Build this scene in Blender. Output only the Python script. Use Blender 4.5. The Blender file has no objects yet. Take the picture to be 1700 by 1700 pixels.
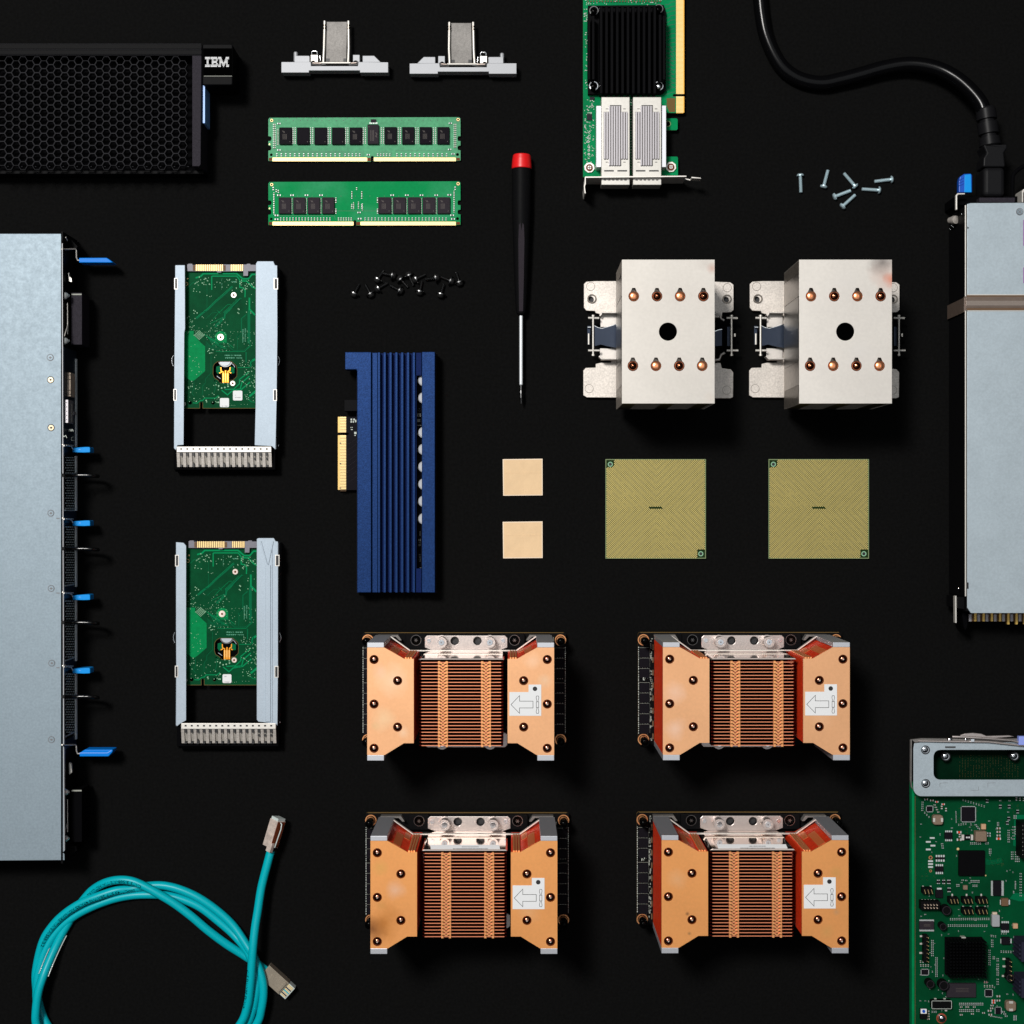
import bpy, math, random
from mathutils import Vector, Matrix
from mathutils.geometry import tessellate_polygon

sc = bpy.context.scene
S = 0.00042          # metres per pixel of the table plane
H = 2600.0           # camera height in the same pixels
PI = math.pi

# ---------------------------------------------------------------- camera, light, exposure
cam_d = bpy.data.cameras.new('camera')
cam = bpy.data.objects.new('camera', cam_d)
sc.collection.objects.link(cam)
cam.location = (0, 0, H * S)
cam_d.sensor_width = 36
cam_d.lens = 18.0 * H / 850.0
cam_d.clip_start = 0.01
cam_d.clip_end = 50
sc.camera = cam

world = bpy.data.worlds.new('World')
sc.world = world
world.use_nodes = True
bg = world.node_tree.nodes['Background']
bg.inputs[0].default_value = (0.75, 0.85, 1.0, 1)
bg.inputs[1].default_value = 0.012


def area(name, loc, target, sx, sy, power, col):
    d = bpy.data.lights.new(name, 'AREA')
    d.shape = 'RECTANGLE'
    d.size, d.size_y = sx, sy
    d.energy = power
    d.color = col
    o = bpy.data.objects.new(name, d)
    sc.collection.objects.link(o)
    o.location = loc
    o.rotation_euler = (Vector(target) - Vector(loc)).to_track_quat('-Z', 'Y').to_euler()
    return o


area('softbox_key', (-0.83, 0.99, 2.60), (0.0, 0.0, 0), 0.5, 0.5, 80, (1.0, 0.975, 0.94))
area('softbox_overhead', (0.0, 0.25, 1.9), (0.0, 0.25, 0), 2.4, 2.0, 9.5, (0.93, 0.97, 1.0))

sc.view_settings.view_transform = 'Standard'
sc.view_settings.look = 'None'
sc.view_settings.exposure = 0.0
sc.view_settings.gamma = 1.0
sc.view_settings.use_curve_mapping = False
sc.render.engine = 'CYCLES'
sc.cycles.use_denoising = True
sc.cycles.max_bounces = 8


# ---------------------------------------------------------------- materials
def pm(name, base, rough=0.5, metal=0.0, var=0.0, vs=900, big=0.0, bs=40, bump=0.0, bsc=1500,
       rvar=0.0, spec=None, coat=0.0, stretch=None, col2=None, emit=None, alpha=None):
    m = bpy.data.materials.new(name)
    m.use_nodes = True
    nt = m.node_tree
    b = nt.nodes['Principled BSDF']
    b.inputs['Base Color'].default_value = (*base, 1)
    b.inputs['Roughness'].default_value = rough
    b.inputs['Metallic'].default_value = metal
    if spec is not None:
        b.inputs['Specular IOR Level'].default_value = spec
    if coat:
        b.inputs['Coat Weight'].default_value = coat
        b.inputs['Coat Roughness'].default_value = 0.15
    tc = nt.nodes.new('ShaderNodeTexCoord')
    src = tc.outputs['Object']
    if stretch:
        mp = nt.nodes.new('ShaderNodeMapping')
        mp.inputs['Scale'].default_value = stretch
        nt.links.new(src, mp.inputs['Vector'])
        src = mp.outputs['Vector']

    def noise(scale, detail=3):
        n = nt.nodes.new('ShaderNodeTexNoise')
        n.inputs['Scale'].default_value = scale
        n.inputs['Detail'].default_value = detail
        nt.links.new(src, n.inputs['Vector'])
        return n

    def mulmix(colsock, fac_sock, lo, hi):
        rp = nt.nodes.new('ShaderNodeMapRange')
        rp.inputs['From Min'].default_value = 0.3
        rp.inputs['From Max'].default_value = 0.7
        rp.inputs['To Min'].default_value = lo
        rp.inputs['To Max'].default_value = hi
        nt.links.new(fac_sock, rp.inputs['Value'])
        vm = nt.nodes.new('ShaderNodeVectorMath')
        vm.operation = 'SCALE'
        nt.links.new(colsock, vm.inputs[0])
        nt.links.new(rp.outputs[0], vm.inputs['Scale'])
        return vm.outputs[0]

    rgb = nt.nodes.new('ShaderNodeRGB')
    rgb.outputs[0].default_value = (*base, 1)
    cur = rgb.outputs[0]
    used = False
    if col2 is not None:
        n = noise(bs, 4)
        rp = nt.nodes.new('ShaderNodeMapRange')
        rp.inputs['From Min'].default_value = 0.45
        rp.inputs['From Max'].default_value = 0.68
        nt.links.new(n.outputs[0], rp.inputs['Value'])
        mx = nt.nodes.new('ShaderNodeMix')
        mx.data_type = 'RGBA'
        nt.links.new(rp.outputs[0], mx.inputs[0])
        nt.links.new(cur, mx.inputs[6])
        mx.inputs[7].default_value = (*col2, 1)
        cur = mx.outputs[2]
        used = True
    if var:
        cur = mulmix(cur, noise(vs).outputs[0], 1 - var, 1 + var)
        used = True
    if big:
        cur = mulmix(cur, noise(bs, 4).outputs[0], 1 - big, 1 + big)
        used = True
    if used:
        nt.links.new(cur, b.inputs['Base Color'])
    if rvar:
        rp = nt.nodes.new('ShaderNodeMapRange')
        rp.inputs['From Min'].default_value = 0.3
        rp.inputs['From Max'].default_value = 0.7
        rp.inputs['To Min'].default_value = rough - rvar
        rp.inputs['To Max'].default_value = rough + rvar
        nt.links.new(noise(vs * 0.4).outputs[0], rp.inputs['Value'])
        nt.links.new(rp.outputs[0], b.inputs['Roughness'])
    if bump:
        bp = nt.nodes.new('ShaderNodeBump')
        bp.inputs['Strength'].default_value = bump
        bp.inputs['Distance'].default_value = 0.0002
        nt.links.new(noise(bsc).outputs[0], bp.inputs['Height'])
        nt.links.new(bp.outputs[0], b.inputs['Normal'])
    if emit:
        b.inputs['Emission Color'].default_value = (*emit, 1)
        b.inputs['Emission Strength'].default_value = 1
    return m


M = {}
M['cloth'] = pm('black_backdrop_cloth', (0.0054, 0.0054, 0.0054), 1.0, var=0.14, vs=500, spec=0.0)
M['galv'] = pm('galvanised_steel', (0.255, 0.315, 0.36), 0.55, 0.5, var=0.08, vs=700, big=0.02, bs=90, rvar=0.03, spec=0.25)
M['galv_psu'] = pm('bright_galvanised_steel', (0.45, 0.525, 0.575), 0.5, 0.45, var=0.06, vs=700, big=0.04, bs=60, rvar=0.03, spec=0.3)
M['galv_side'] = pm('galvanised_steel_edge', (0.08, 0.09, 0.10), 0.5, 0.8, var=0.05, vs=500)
M['zinc'] = pm('zinc_rail', (0.40, 0.47, 0.54), 0.55, 0.3, var=0.05, vs=900, big=0.06, bs=30, spec=0.25)
M['alu'] = pm('milled_aluminium', (0.40, 0.41, 0.43), 0.55, 0.3, var=0.09, vs=1500, stretch=(1, 6, 1), spec=0.25)
M['alu_fin'] = pm('aluminium_end_plate', (0.60, 0.61, 0.65), 0.42, 0.7, var=0.05, vs=1200, stretch=(6, 1, 1))
M['nickel'] = pm('nickel_plate', (0.62, 0.58, 0.54), 0.45, 0.6, var=0.035, vs=1300, big=0.03, bs=30)
M['nickel_rough'] = pm('cast_nickel', (0.64, 0.59, 0.54), 0.5, 0.6, var=0.16, vs=900, big=0.08, bs=60, bump=0.3, bsc=900)
M['nickel_side'] = pm('shaded_nickel', (0.20, 0.175, 0.15), 0.28, 1.0, var=0.2, vs=300)  # dark copy of the nickel; black reflections on fin sides painted in
M['steel'] = pm('bright_steel', (0.80, 0.82, 0.84), 0.22, 1.0, var=0.04)
M['chrome'] = pm('chrome', (0.85, 0.87, 0.9), 0.12, 1.0)
M['tin'] = pm('tinned_front_plate', (0.90, 0.74, 0.65), 0.08, 1.0, var=0.03)
M['silverplate'] = pm('satin_steel_plate', (0.56, 0.50, 0.475), 0.38, 0.75, var=0.05, vs=1200)
M['steel_worn'] = pm('worn_satin_steel', (0.20, 0.19, 0.18), 0.55, 0.35, var=0.16, vs=1200, big=0.14, bs=80, spec=0.2)
M['cop_dark'] = pm('copper_fin_bounce_red', (0.80, 0.050, 0.012), 0.36, 0.35, var=0.12, vs=300, spec=0.1)  # deep red of light bouncing between fins, put into the colour
M['cop_fin'] = pm('copper_fin_shaded', (0.15, 0.008, 0.003), 0.25, 1.0, var=0.1, vs=400)  # copper darkened so the shade in the fin gaps is painted in
M['cop_rim'] = pm('lit_fin_rim', (0.95, 0.33, 0.17), 0.4, 0.5)  # fin tops as a lit copy of the same copper
M['cop_tab'] = pm('bright_copper_tab', (1.0, 0.44, 0.17), 0.40, 0.6, var=0.06, vs=600)
M['cop_ring'] = pm('copper_ring', (0.85, 0.38, 0.16), 0.35, 0.8)
M['pipe_dark'] = pm('dark_heat_pipe_end', (0.34, 0.13, 0.08), 0.16, 1.0)
M['pipe_hot'] = pm('bright_heat_pipe_end', (1.0, 0.40, 0.19), 0.30, 0.9)
M['pipe_cool'] = pm('polished_heat_pipe_end', (0.62, 0.20, 0.10), 0.15, 1.0)
M['pcb'] = pm('green_solder_mask', (0.000, 0.105, 0.030), 0.6, spec=0.05, var=0.05, vs=300, big=0.12, bs=30)
M['pcb_dark'] = pm('dark_green_solder_mask', (0.000, 0.058, 0.019), 0.6, spec=0.05, var=0.1, vs=300, big=0.2, bs=45)
M['pcb_pale'] = pm('pale_green_solder_mask', (0.095, 0.35, 0.18), 0.6, spec=0.06, var=0.12, vs=500, big=0.12, bs=35)
M['pcb_ram'] = pm('bright_green_solder_mask', (0.0, 0.25, 0.07), 0.6, spec=0.06, var=0.06, vs=500, col2=(0.03, 0.29, 0.12), bs=28)
M['pcb_nic'] = pm('emerald_solder_mask', (0.0, 0.21, 0.07), 0.6, spec=0.05, var=0.06, vs=400, big=0.2, bs=40)
M['pcb_mb'] = pm('mainboard_green_solder_mask', (0.0, 0.054, 0.018), 0.6, spec=0.05, var=0.05, vs=400, big=0.28, bs=28)
M['trace'] = pm('copper_trace_under_mask', (0.0, 0.25, 0.085), 0.6, spec=0.05)
M['trace_dim'] = pm('dim_trace_under_mask', (0.0, 0.13, 0.05), 0.6, spec=0.05)
M['trace_dark'] = pm('dark_trace_gap', (0.0, 0.06, 0.03), 0.5)
M['copperpour'] = pm('copper_pour_under_mask', (0.0, 0.22, 0.065), 0.6, spec=0.05, var=0.10, vs=400)
M['pcb_edge'] = pm('board_edge', (0.30, 0.42, 0.16), 0.6)
M['pcb_edge_brown'] = pm('brown_board_edge', (0.16, 0.10, 0.035), 0.6, spec=0.05)
M['via'] = pm('tinned_via', (0.27, 0.50, 0.32), 0.5, spec=0.1)
M['solder'] = pm('solder', (0.58, 0.62, 0.60), 0.45, 0.3, spec=0.2)
M['gold'] = pm('gold_contact', (0.84, 0.63, 0.29), 0.45, 0.4, var=0.06, vs=900, spec=0.2)
M['gold_deep'] = pm('deep_gold_edge', (0.85, 0.42, 0.06), 0.35, 0.7)
M['goldpad'] = pm('gold_land', (0.50, 0.41, 0.145), 0.5, 0.3, big=0.05, bs=50, spec=0.1)
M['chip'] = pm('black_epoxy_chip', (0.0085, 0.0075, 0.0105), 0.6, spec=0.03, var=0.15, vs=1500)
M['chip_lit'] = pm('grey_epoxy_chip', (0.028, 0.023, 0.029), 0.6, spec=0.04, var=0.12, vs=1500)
M['chip_mark'] = pm('laser_mark', (0.085, 0.07, 0.06), 0.6)
M['cap_brown'] = pm('ceramic_capacitor', (0.16, 0.095, 0.055), 0.6, spec=0.1)
M['resistor'] = pm('dark_resistor', (0.03, 0.03, 0.03), 0.5)
M['taupe'] = pm('ferrite_inductor', (0.21, 0.145, 0.10), 0.6, var=0.1, vs=1200)
M['peach'] = pm('peach_ceramic', (0.55, 0.33, 0.19), 0.5)
M['white'] = pm('white_label', (0.78, 0.79, 0.80), 0.6)
M['ink'] = pm('black_ink', (0.01, 0.01, 0.012), 0.5)
M['ink_grey'] = pm('grey_ink', (0.16, 0.16, 0.17), 0.5)
M['silk'] = pm('white_silkscreen', (0.55, 0.60, 0.55), 0.6)
M['silk_grey'] = pm('grey_silkscreen', (0.30, 0.31, 0.27), 0.6)
M['silk_green'] = pm('pale_green_print', (0.10, 0.42, 0.26), 0.6)
M['blk'] = pm('black_plastic', (0.0045, 0.0045, 0.005), 0.5, spec=0.035, var=0.15, vs=1200)
M['blk_matte'] = pm('matte_black_plastic', (0.0025, 0.0025, 0.003), 0.7, spec=0.01)
M['blk_rubber'] = pm('black_rubber', (0.0022, 0.0022, 0.0026), 0.2, spec=0.16)
M['blk_gloss'] = pm('gloss_black', (0.0008, 0.0008, 0.0008), 0.10, spec=0.04)
M['blk_anod'] = pm('black_anodised', (0.0030, 0.0030, 0.0036), 0.55, spec=0.03, var=0.1)
M['blk_metal'] = pm('black_oxide_steel', (0.15, 0.15, 0.15), 0.3, 1.0)
M['darkgrey'] = pm('dark_grey_plastic', (0.026, 0.023, 0.030), 0.6, spec=0.05, var=0.3, vs=1500, bump=0.2)
M['hexgrey'] = pm('bezel_mesh_paint', (0.022, 0.022, 0.025), 0.6, spec=0.04, var=0.15, vs=500)
M['greyplastic'] = pm('grey_connector', (0.17, 0.165, 0.20), 0.5, var=0.08, vs=800)
M['blue'] = pm('blue_plastic', (0.0, 0.20, 0.74), 0.4, spec=0.12)
M['bluedeep'] = pm('deep_blue_plastic', (0.003, 0.08, 0.48), 0.4, spec=0.4)
M['bluelight'] = pm('light_blue_plastic', (0.22, 0.45, 0.95), 0.4)
M['lilac'] = pm('lilac_plastic', (0.28, 0.36, 0.85), 0.5)
M['blueanod'] = pm('blue_anodised_aluminium', (0.009, 0.030, 0.108), 0.42, 0.45, var=0.26, vs=1000, bump=0.25, bsc=1600, spec=0.08)
M['blueanod_dk'] = pm('blue_anodised_shaded', (0.003, 0.012, 0.07), 0.55, 0.15, var=0.2, vs=1000, bump=0.2, bsc=1600, spec=0.06)  # darker copy of the anodised blue; groove shade put into the colour
M['spring'] = pm('blued_spring_steel', (0.022, 0.032, 0.055), 0.35, 0.6)
M['pad'] = pm('thermal_pad', (0.80, 0.57, 0.34), 0.7, var=0.03, vs=300, big=0.03, bs=60, spec=0.15)
M['pad_edge'] = pm('thermal_pad_rim', (0.90, 0.74, 0.56), 0.6)
M['cyan'] = pm('teal_cable_jacket', (0.0, 0.40, 0.465), 0.34, spec=0.22)
M['cyan_print'] = pm('cable_print', (0.0, 0.006, 0.008), 0.6, spec=0.02)
M['clear'] = pm('clear_connector_plastic', (0.55, 0.62, 0.60), 0.12, spec=0.7)
M['shield'] = pm('connector_shield', (0.42, 0.36, 0.28), 0.35, 0.6, big=0.15, bs=90)
M['shield_pink'] = pm('connector_shield_warm', (0.72, 0.60, 0.53), 0.4, 0.35, var=0.22, vs=260)
M['orange'] = pm('orange_flex', (0.95, 0.36, 0.02), 0.35, 0.5)
M['red'] = pm('red_plastic', (0.75, 0.010, 0.012), 0.38, spec=0.4)
M['tape'] = pm('brown_tape', (0.17, 0.125, 0.10), 0.28, 0.3, spec=0.5, var=0.08, vs=300)
M['tan'] = pm('tan_connector', (0.62, 0.49, 0.38), 0.5)
M['cage'] = pm('nickel_silver_cage', (0.72, 0.69, 0.64), 0.45, 0.5, var=0.03, spec=0.3)
M['cage_fin'] = pm('silver_cage_fin', (0.42, 0.40, 0.42), 0.45, 0.5)
M['brass'] = pm('brass_screw', (0.55, 0.45, 0.30), 0.3, 1.0)
M['grille'] = pm('stainless_grille', (0.62, 0.58, 0.52), 0.42, 0.55, var=0.05, vs=700)
M['screwzinc'] = pm('zinc_plated_screw', (0.52, 0.68, 0.74), 0.35, 0.5, spec=0.4)
M['patch_red'] = pm('bare_copper_patch', (0.16, 0.035, 0.012), 0.6, spec=0.1)
M['blk_bore_shade'] = pm('bore_shade_black', (0.0006, 0.0006, 0.0006), 0.9, spec=0.0)  # black that paints the darkness inside an open hole
M['slotblue'] = pm('slate_connector', (0.022, 0.022, 0.040), 0.6, spec=0.05)
M['shaft'] = pm('polished_shaft', (0.78, 0.82, 0.85), 0.35, 0.35)
M['wire_blk'] = pm('black_wire', (0.004, 0.004, 0.004), 0.22, spec=0.6)
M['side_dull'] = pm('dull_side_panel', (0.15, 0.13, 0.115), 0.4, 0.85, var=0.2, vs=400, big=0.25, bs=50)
M['side_dark'] = pm('shaded_side_panel', (0.045, 0.037, 0.03), 0.35, 0.9, var=0.2, vs=400, big=0.3, bs=50)  # darker tone that paints the shade of open fins
M['wallblue'] = pm('blue_black_panel', (0.020, 0.032, 0.05), 0.5, 0.3, spec=0.2)
M['cpu_green'] = pm('olive_substrate', (0.010, 0.028, 0.006), 0.6, spec=0.05)
M['gold_blade'] = pm('gold_blade', (0.85, 0.55, 0.14), 0.4, 0.5)
M['badge'] = pm('badge_black', (0.0008, 0.0008, 0.0008), 0.55, spec=0.0)
M['solder_bright'] = pm('bright_solder', (0.62, 0.66, 0.66), 0.4, 0.3, spec=0.3)
M['pcb_shaded'] = pm('shaded_green_board', (0.0, 0.013, 0.005), 0.6, spec=0.04, var=0.1, big=0.3, bs=40)  # green darkened to paint the shadow inside the bracket window
M['screw_head'] = pm('black_screw_head', (0.012, 0.012, 0.012), 0.38, spec=0.12)
M['washer'] = pm('dark_washer_rim', (0.20, 0.20, 0.20), 0.3, 1.0)
M['vent_grey'] = pm('vent_mesh', (0.50, 0.58, 0.60), 0.5, 0.2)  # brightened in colour to make up for the dim side wall
M['plug'] = pm('moulded_plug', (0.007, 0.007, 0.008), 0.42, spec=0.12, var=0.1, vs=1500)
M['cop_warm'] = pm('warm_copper_fold', (0.98, 0.24, 0.07), 0.38, 0.4)
M['cpu_rim'] = pm('processor_rim', (0.20, 0.26, 0.13), 0.5, spec=0.1)
M['ringred'] = pm('rust_red_ring', (0.30, 0.045, 0.02), 0.5)
M['tabcyan'] = pm('cyan_blue_plastic', (0.01, 0.30, 0.82), 0.4, spec=0.12)
M['liplight'] = pm('lit_zinc_lip', (0.75, 0.80, 0.82), 0.5, 0.2)  # light missing on the side wall is put into this pale colour
M['chrome2'] = pm('zinc_thumb_screw', (0.75, 0.80, 0.80), 0.25, 0.6)
M['tape_mid'] = pm('tape_sheen_ridge', (0.30, 0.245, 0.21), 0.25, 0.5, var=0.05)  # paler middle strip; the band's sheen is put into its colour
M['cage2'] = pm('port_cage_metal', (0.56, 0.54, 0.50), 0.42, 0.55, var=0.05, vs=500, big=0.05, bs=60, spec=0.3)
M['goldpad2'] = pm('dull_gold_land', (0.43, 0.36, 0.14), 0.5, 0.3, spec=0.1)
M['gold_dull'] = pm('dull_gold_contact', (0.66, 0.44, 0.16), 0.45, 0.4, var=0.08, vs=900, spec=0.15)
M['purple'] = pm('purple_label', (0.30, 0.10, 0.35), 0.5)


def stained(name, base, spots, rough=0.42, metal=0.6, var=0.03):
    """metal plate with heat stains: spots = [(x, y, radius, colour, amount)] in template pixels"""
    m = pm(name, base, rough, metal, var=var, vs=500, big=0.05, bs=25)
    nt = m.node_tree
    b = nt.nodes['Principled BSDF']
    cur = b.inputs['Base Color'].links[0].from_socket
    tc = nt.nodes.new('ShaderNodeTexCoord')
    nz = nt.nodes.new('ShaderNodeTexNoise')
    nz.inputs['Scale'].default_value = 90
    nz.inputs['Detail'].default_value = 5
    nt.links.new(tc.outputs['Object'], nz.inputs['Vector'])
    for (x, y, r, col, amt) in spots:
        d = nt.nodes.new('ShaderNodeVectorMath')
        d.operation = 'SUBTRACT'
        nt.links.new(tc.outputs['Object'], d.inputs[0])
        d.inputs[1].default_value = (x * S, -y * S, 0)
        mm = nt.nodes.new('ShaderNodeVectorMath')
        mm.operation = 'MULTIPLY'
        nt.links.new(d.outputs[0], mm.inputs[0])
        mm.inputs[1].default_value = (1, 1, 0)
        ln = nt.nodes.new('ShaderNodeVectorMath')
        ln.operation = 'LENGTH'
        nt.links.new(mm.outputs[0], ln.inputs[0])
        ad = nt.nodes.new('ShaderNodeMath')
        ad.operation = 'MULTIPLY_ADD'
        nt.links.new(nz.outputs[0], ad.inputs[0])
        ad.inputs[1].default_value = r * S * 1.1
        nt.links.new(ln.outputs['Value'], ad.inputs[2])
        mr = nt.nodes.new('ShaderNodeMapRange')
        mr.inputs['From Min'].default_value = r * S * 0.45
        mr.inputs['From Max'].default_value = r * S * 1.55
        mr.inputs['To Min'].default_value = amt
        mr.inputs['To Max'].default_value = 0
        nt.links.new(ad.outputs[0], mr.inputs['Value'])
        mx = nt.nodes.new('ShaderNodeMix')
        mx.data_type = 'RGBA'
        nt.links.new(mr.outputs[0], mx.inputs[0])
        nt.links.new(cur, mx.inputs[6])
        mx.inputs[7].default_value = (*col, 1)
        cur = mx.outputs[2]
    nt.links.new(cur, b.inputs['Base Color'])
    return m


# ---------------------------------------------------------------- geometry helpers
def U(x, y, z=0.0, ref=None):
    k = (H - (z if ref is None else ref)) / H
    return Vector(((x - 850) * k * S, (850 - y) * k * S, z * S))


class T:
    """a thing: an Empty at its base; photo=True reads coordinates as places on the table seen from above"""
    def __init__(self, name, label, cat, x=0, y=0, photo=True, group=None, off=(0, 0), z=0, rot=0):
        self.o = bpy.data.objects.new(name, None)
        self.o.empty_display_size = 0.01
        sc.collection.objects.link(self.o)
        self.photo, self.off = photo, off
        if photo:
            self.loc = U(x + off[0], y + off[1], 0)
        else:
            self.loc = Vector((x * S, -y * S, z * S))
            self.o.rotation_euler = (0, 0, rot)
        self.o.location = self.loc
        self.o['label'] = label
        self.o['category'] = cat
        if group:
            self.o['group'] = group

    def p(self, x, y, z, ref=None):
        if self.photo:
            return U(x + self.off[0], y + self.off[1], z, ref) - self.loc
        return Vector((x * S, -y * S, z * S))


class MB:
    def __init__(self, t):
        self.t = t
        self.v, self.f, self.sm, self.mi = [], [], [], []

    def add(self, vs, fs, smooth=False, m=0):
        n = len(self.v)
        self.v += [tuple(a) for a in vs]
        for f in fs:
            self.f.append(tuple(i + n for i in f))
            self.sm.append(smooth)
            self.mi.append(m)
        return self

    def box(self, x0, y0, x1, y1, z0, z1, ref=None, m=0):
        r = z1 if ref is None else ref
        p = self.t.p
        if x0 > x1: x0, x1 = x1, x0
        if y0 > y1: y0, y1 = y1, y0
        c = [(x0, y1), (x1, y1), (x1, y0), (x0, y0)]
        vs = [p(a, b, z0, r) for a, b in c] + [p(a, b, z1, r) for a, b in c]
        fs = [(3, 2, 1, 0), (4, 5, 6, 7), (0, 1, 5, 4), (1, 2, 6, 5), (2, 3, 7, 6), (3, 0, 4, 7)]
        return self.add(vs, fs, m=m)

    def rot_box(self, cx, cy, w, h, ang, z0, z1, m=0):
        ca, sa = math.cos(ang), math.sin(ang)
        pts = [(cx + a * w / 2 * ca - b * h / 2 * sa, cy + a * w / 2 * sa + b * h / 2 * ca)
               for a, b in ((-1, -1), (1, -1), (1, 1), (-1, 1))]
        return self.prism(pts, z0, z1, m=m)

    def prism(self, pts, z0, z1, holes=(), ref=None, m=0, mw=None):
        r = z1 if ref is None else ref
        p = self.t.p

        def area2(q):
            return sum(q[i][0] * q[(i + 1) % len(q)][1] - q[(i + 1) % len(q)][0] * q[i][1] for i in range(len(q)))
        loops = []
        q = list(pts)
        if area2(q) > 0: q = q[::-1]          # y is down: make the loop counter-clockwise in world
        loops.append(q)
        for h in holes:
            h = list(h)
            if area2(h) < 0: h = h[::-1]
            loops.append(h)
        mw = m if mw is None else mw
        flat = [a for l in loops for a in l]
        n = len(flat)
        vs = [p(a, b, z0, r) for a, b in flat] + [p(a, b, z1, r) for a, b in flat]
        if len(loops) == 1 and self._convex(q):
            top = [tuple(range(n))]
        else:
            tri = tessellate_polygon([[Vector((a, -b, 0)) for a, b in l] for l in loops])
            top = []
            for a, b, c in tri:
                A, B, C_ = flat[a], flat[b], flat[c]
                s = (B[0] - A[0]) * (-(C_[1] - A[1])) - (C_[0] - A[0]) * (-(B[1] - A[1]))
                top.append((a, b, c) if s > 0 else (a, c, b))
        self.add(vs, [tuple(i + n for i in f) for f in top] + [f[::-1] for f in top], m=m)
        base = len(self.v) - 2 * n
        k = 0
        for l in loops:
            L = len(l)
            for i in range(L):
                j = (i + 1) % L
                self.f.append((base + k + i, base + k + j, base + n + k + j, base + n + k + i))
                self.sm.append(False)
                self.mi.append(mw)
            k += L
        return self

    @staticmethod
    def _convex(q):
        s = 0
        for i in range(len(q)):
            a, b, c = q[i], q[(i + 1) % len(q)], q[(i + 2) % len(q)]
            cr = (b[0] - a[0]) * (c[1] - b[1]) - (b[1] - a[1]) * (c[0] - b[0])
            if abs(cr) < 1e-9: continue
            if s == 0: s = 1 if cr > 0 else -1
            elif (cr > 0) != (s > 0): return False
        return True

    def cyl(self, cx, cy, r, z0, z1, n=24, r1=None, ref=None, m=0):
        r1 = r if r1 is None else r1
        rf = z1 if ref is None else ref
        p = self.t.p
        an = [2 * PI * i / n for i in range(n)]
        lo = [p(cx + r * math.cos(a), cy - r * math.sin(a), z0, rf) for a in an]
        hi = [p(cx + r1 * math.cos(a), cy - r1 * math.sin(a), z1, rf) for a in an]
        self.add(lo + hi, [(i, (i + 1) % n, n + (i + 1) % n, n + i) for i in range(n)], True, m)
        self.add(hi, [tuple(range(n))], False, m)
        return self

    def ring(self, cx, cy, ro, ri, z0, z1, n=24, m=0):
        o = [(cx + ro * math.cos(2 * PI * i / n), cy + ro * math.sin(2 * PI * i / n)) for i in range(n)]
        h = [(cx + ri * math.cos(2 * PI * i / n), cy + ri * math.sin(2 * PI * i / n)) for i in range(n)]
        return self.prism(o, z0, z1, [h], m=m)

    def disc(self, cx, cy, r, z, n=12, m=0):
        p = self.t.p
        return self.add([p(cx + r * math.cos(2 * PI * i / n), cy - r * math.sin(2 * PI * i / n), z) for i in range(n)],
                        [tuple(range(n))], False, m)

    def dome(self, cx, cy, r, z0, h, n=20, k=6, tip=0.0, m=0):
        p = self.t.p
        vs, fs = [], []
        for j in range(k):
            a = (PI / 2) * j / k
            for i in range(n):
                b = 2 * PI * i / n
                vs.append(p(cx + r * math.cos(a) * math.cos(b), cy - r * math.cos(a) * math.sin(b), z0 + h * math.sin(a), z0 + h))
        vs.append(p(cx, cy, z0 + h + tip))
        for j in range(k - 1):
            for i in range(n):
                i2 = (i + 1) % n
                fs.append((j * n + i, j * n + i2, (j + 1) * n + i2, (j + 1) * n + i))
        for i in range(n):
            fs.append(((k - 1) * n + i, (k - 1) * n + (i + 1) % n, k * n))
        return self.add(vs, fs, True, m)

    def sheet(self, pts, z, m=0):
        a2 = sum(pts[i][0] * pts[(i + 1) % len(pts)][1] - pts[(i + 1) % len(pts)][0] * pts[i][1] for i in range(len(pts)))
        q = pts[::-1] if a2 > 0 else pts
        return self.add([self.t.p(a, b, z) for a, b in q], [tuple(range(len(q)))], False, m)

    def rect(self, x0, y0, x1, y1, z, m=0):
        return self.sheet([(x0, y0), (x1, y0), (x1, y1), (x0, y1)], z, m)

    def line(self, pts, w, z, m=0, closed=False, z0=None):
        """flat strip along a polyline; with z0 a raised strip from z0 to z"""
        pts = [tuple(q) for q in pts]
        n = len(pts)
        L, R = [], []
        for i in range(n):
            if closed:
                a, c = pts[i - 1], pts[(i + 1) % n]
            else:
                a, c = pts[max(i - 1, 0)], pts[min(i + 1, n - 1)]
            b = pts[i]
            d1 = Vector((b[0] - a[0], b[1] - a[1])); d2 = Vector((c[0] - b[0], c[1] - b[1]))
            if d1.length < 1e-6: d1 = d2
            if d2.length < 1e-6: d2 = d1
            d1.normalize(); d2.normalize()
            t = d1 + d2
            if t.length < 1e-4: t = d1
            t.normalize()
            nn = Vector((-t.y, t.x))
            s = 1.0 / max(0.4, abs(nn.dot(Vector((-d1.y, d1.x)))))
            L.append((b[0] + nn.x * w / 2 * s, b[1] + nn.y * w / 2 * s))
            R.append((b[0] - nn.x * w / 2 * s, b[1] - nn.y * w / 2 * s))
        cnt = n if closed else n - 1
        for i in range(cnt):
            j = (i + 1) % n
            q = [L[i], L[j], R[j], R[i]]
            if z0 is None: self.sheet(q, z, m)
            else: self.prism(q, z0, z, m=m)
        return self

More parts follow.
